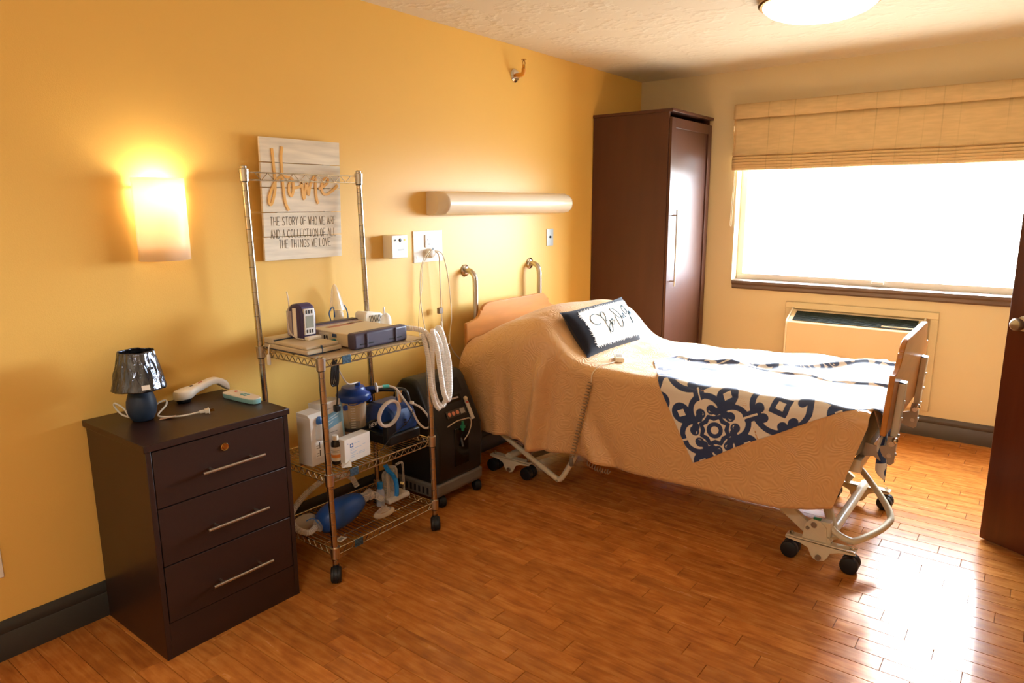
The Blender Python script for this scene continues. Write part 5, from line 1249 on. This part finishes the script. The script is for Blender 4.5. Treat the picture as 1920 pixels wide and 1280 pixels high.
k = MB(); k.prism([(-.045, 0), (.045, 0), (.05, .008), (.04, .024), (-.04, .024), (-.05, .008)], lambda u, v, w: Vector((X0+u*.8, w, S3+v)), Y0, Y1); finish(k, 'foot', mat('translucent_white_base', 'C9C0B4', .3), si_, bevel=.004)
M_spi = clear_mat('spirometer_plastic', 'E6DED2', .8, .06)
k = MB(); k.lathe([(.027, .022), (.027, .15), (.02, .164), (.0005, .168)], (X0, 2.10, S3), (0, 0, 1), 22); finish(k, 'main_chamber', M_spi, si_, smooth=50)
k = MB(); k.lathe([(.018, .022), (.018, .138), (.012, .15), (.0005, .152)], (X0, 2.06, S3), (0, 0, 1), 18); finish(k, 'flow_chamber', M_spi, si_, smooth=50)
k = MB(); k.tube(cr([(X0, 2.128, S3+.165), (X0, 2.155, S3+.168), (X0, 2.168, S3+.16), (X0, 2.172, S3+.12), (X0, 2.173, S3+.02)], 6), .0055, 10); finish(k, 'handle', M_spi, si_)
k = MB(); k.cyl((X0+.02, 2.137, S3+.075), (X0+.035, 2.137, S3+.077), .006, n=10); finish(k, 'marker', mat('pale_yellow_plastic', 'E9DE9A', .4), si_)
Q, R_ = corr([(X0+.01, 2.052, S3+.19), (X0+.02, 2.058, S3+.165), (X0+.035, 2.072, S3+.14), (X0+.048, 2.08, S3+.11), (X0+.052, 2.08, S3+.06), (X0+.05, 2.078, S3+.04)], .0115, .005)
finish(MB().tube(Q, R_, 12), 'mouthpiece_tube', mat('bright_blue_plastic', '1F7FC9', .35), si_, smooth=25)
k = MB(); k.obox((.455, 1.685, S3+.003), (.016, .004, 0), (-.006, .022, 0), (0, 0, .0006)); tg_ = solo(k, 'barcode_tag', M_card, 'flat white barcode tag on the bottom shelf', 'tag')
bb_ = MB(); bb_.obox((.456, 1.686, S3+.0038), (.008, .002, 0), (-.003, .012, 0), (0, 0, .0002)); WO[tg_] = tg_.location.copy(); finish(bb_, 'barcode', mat('grey_print', '9A968E', .6), tg_)

# ------------------------------------------------------------------ oxygen concentrator
oc = thing('oxygen_concentrator', 'black wheeled oxygen concentrator with grey base beside the bed', 'oxygen concentrator', (.2, 2.52, 0))
M_ocb = mat('black_textured_plastic', '17181A', .42, bump=(300, .08, 2)); M_ocg = mat('grey_base_plastic', '6B6862', .5)
cy0, cy1 = 2.345, 2.695
profile = [(.045, .13), (.375, .13), (.385, .15), (.392, .30), (.387, .395), (.265, .63), (.24, .655), (.20, .662), (.14, .655), (.09, .60), (.05, .50)]
k = MB()
k.prism(profile, lambda u, v, w: Vector((u, w, v)), cy0, cy1); bodyo = finish(k, 'body', M_ocb, oc, bevel=.022, seg=4, smooth=50)
k = MB(); k.prism([(.05, .058), (.365, .058), (.382, .075), (.386, .135), (.04, .135), (.04, .075)], lambda u, v, w: Vector((u, w, v)), cy0-.002, cy1+.002); bas = finish(k, 'base', M_ocg, oc, bevel=.012, seg=3)
for q in range(8): bx('vent_slot', (.10+q*.03, cy0-.0035, .075), (.112+q*.03, cy0-.001, .11), M_black, bas)
def onface(t_):   # sloping front between (.385,.40) and (.265,.63)
    a, b_ = Vector((.385, 0, .40)), Vector((.265, 0, .63)); return a.lerp(b_, t_)
fn = Vector((.23, 0, .12)).normalized(); ft = Vector((-.12, 0, .23)).normalized()
def plate(name, y0_, y1_, t0, t1, m_, par, lift=.003, th_=.003):
    a, b_ = onface(t0), onface(t1); c = (a+b_)/2+Vector((0, (y0_+y1_)/2, 0))+fn*lift
    k_ = MB(); k_.obox(c, Vector((0, (y1_-y0_)/2, 0)), (b_-a)/2, fn*th_/2); return finish(k_, name, m_, par, bevel=.001)
M_gloss = mat('glossy_black_insert', '08090B', .12)
plate('handle_recess', 2.41, 2.63, .68, .98, mat('deep_recess_plastic', '07080A', .6), oc, .001)
plate('brand_plate', 2.44, 2.60, .50, .64, M_gloss, oc, .003); plate('brand_bar', 2.46, 2.58, .555, .59, mat('silver_print', 'B9BCC2', .3, .6), oc, .006, .002)
cp_ = plate('control_strip', 2.455, 2.60, .22, .36, mat('grey_control_strip', '3E3A38', .4), oc, .003)
for y in (2.475, 2.505, 2.535):
    c = onface(.29)+Vector((0, y, 0))+fn*.004; k = MB(); k.lathe([(.011, 0), (.011, .003), (.0005, .004)], c, fn, 16); finish(k, 'control_button', mat('salmon_button', 'D98A6A', .4), cp_)
plate('display', 2.557, 2.59, .24, .34, mat('grey_display', '9C9A96', .3), cp_, .005)
plate('flow_meter', 2.615, 2.637, .06, .46, mat('clear_flow_scale', 'C9C2B8', .2), oc, .005, .008)
c = onface(.50)+Vector((0, 2.626, 0))+fn*.006; k = MB(); k.ball(c, .012); finish(k, 'flow_knob', mat('bone_knob', 'D8C8AE', .4), oc)
plate('flow_mark', 2.617, 2.635, .40, .44, mat('red_print', 'B8483A', .5), oc, .0095, .001)
bx('front_recess', (.386, 2.47, .20), (.3945, 2.575, .40), M_gloss, oc, .003)
k = MB(); k.cyl((.405, 2.518, .385), (.405, 2.518, .435), .007, n=12); k.cyl((.405, 2.518, .40), (.405, 2.518, .412), .013, n=12); finish(k, 'green_fitting', mat('green_fitting', '1E7A58', .4), oc)
k = MB(); k.tube(cr([(.41, 2.40, .435), (.415, 2.46, .45), (.413, 2.52, .447), (.412, 2.565, .44), (.413, 2.575, .41), (.412, 2.555, .365), (.408, 2.525, .335)], 7), .003, 8); finish(k, 'outlet_tube', mat('beige_tube', 'B9A68C', .4), oc)
k = MB(); k.cyl((.392, 2.518, .345), (.405, 2.518, .30), .006, n=10); finish(k, 'stem', mat('dark_clear_stem', '3A3D40', .2), oc)
for x, y in ((.345, 2.40), (.345, 2.675), (.08, 2.385), (.08, 2.665)):
    k = MB(); R_ = .028; wv = Vector((.45, .89, 0)).normalized(); hub = Vector((x+.012, y, R_))
    for s in (-1, 1): k.lathe([(.001, -.009), (R_*.75, -.0095), (R_*.96, -.006), (R_, 0), (R_*.96, .006), (R_*.75, .0095), (.001, .009)], hub+wv*s*.011, wv, 22)
    k.lathe([(R_*1.1, -.008), (R_*1.1, .008), (R_*.9, .008)], hub, wv, 20)
    k.cyl((x, y, .03), (x, y, .07), .012, n=12); finish(k, 'caster', M_rubber, oc)

# ------------------------------------------------------------------ bed hand control
hc = thing('bed_remote', 'small white bed hand control with coiled cord lying on the bedspread', 'remote', (1.0, 3.08, .72))
zz = ztop(.97, 3.09)+.004
rot4 = Matrix.Translation((.975, 3.10, zz)) @ Matrix.Rotation(.55, 4, 'Z')
bxr('case', (-.025, -.055, 0), (.025, .055, .024), mat('ivory_plastic', 'E8DEC9', .4), hc, rot4, .006, seg=3)
for q in range(3): bxr('key', (-.015, -.03+q*.025, .024), (.015, -.015+q*.025, .0255), mat('grey_key', 'A9A39A', .5), hc, rot4, .001)
# cord: straight on the bed, coil down the side, short coil beneath
P0_ = Vector((.99, 3.045, zz+.008)); edge = surf(.955, -.03)+Vector((0, -.006, .006))
k = MB(); k.tube(cr([P0_, Vector((.985, 3.0, ztop(.985, 3.0)+.008)), Vector((.975, 2.95, ztop(.975, 2.95)+.009)), surf(.965, .0)+Vector((0, 0, .01)), surf(.958, -.05)+Vector((0, -.01, .004)), surf(.955, -.09)+Vector((0, -.01, 0))], 6), .003, 8); finish(k, 'cord', M_cord, hc)
def coil(a, b_, r, pitch, sag=None):
    a, b_ = Vector(a), Vector(b_); d_ = (b_-a); L_ = d_.length; t_ = d_.normalized(); u_ = t_.orthogonal().normalized(); w_ = t_.cross(u_); n_ = int(L_/pitch*12); out = []
    for i in range(n_+1):
        s = i/n_; ang_ = 2*math.pi*L_*s/pitch; base = a+d_*s+(sag*4*s*(1-s) if sag else Vector((0, 0, 0)))
        out.append(base+u_*math.cos(ang_)*r+w_*math.sin(ang_)*r)
    return out
ca = surf(.955, -.09)+Vector((0, -.02, 0)); cb2 = Vector((.885, 2.80, .262))
k = MB(); k.tube(coil(ca, cb2, .0115, .016), .0031, 6); finish(k, 'coiled_cord', mat('taupe_cord', '957A5C', .5), hc)
k = MB(); k.lathe([(.007, 0), (.011, .006), (.011, .035), (.008, .045)], cb2-Vector((.004, 0, .045)), (0, 0, 1), 14); finish(k, 'coil_plug', mat('grey_plug', '6E665C', .5), hc)
k = MB(); k.tube(coil((.92, 2.89, .215), (1.04, 2.91, .19), .0105, .014, Vector((0, 0, -.01))), .003, 6); finish(k, 'coiled_cord', mat('taupe_cord', '957A5C', .5), hc)
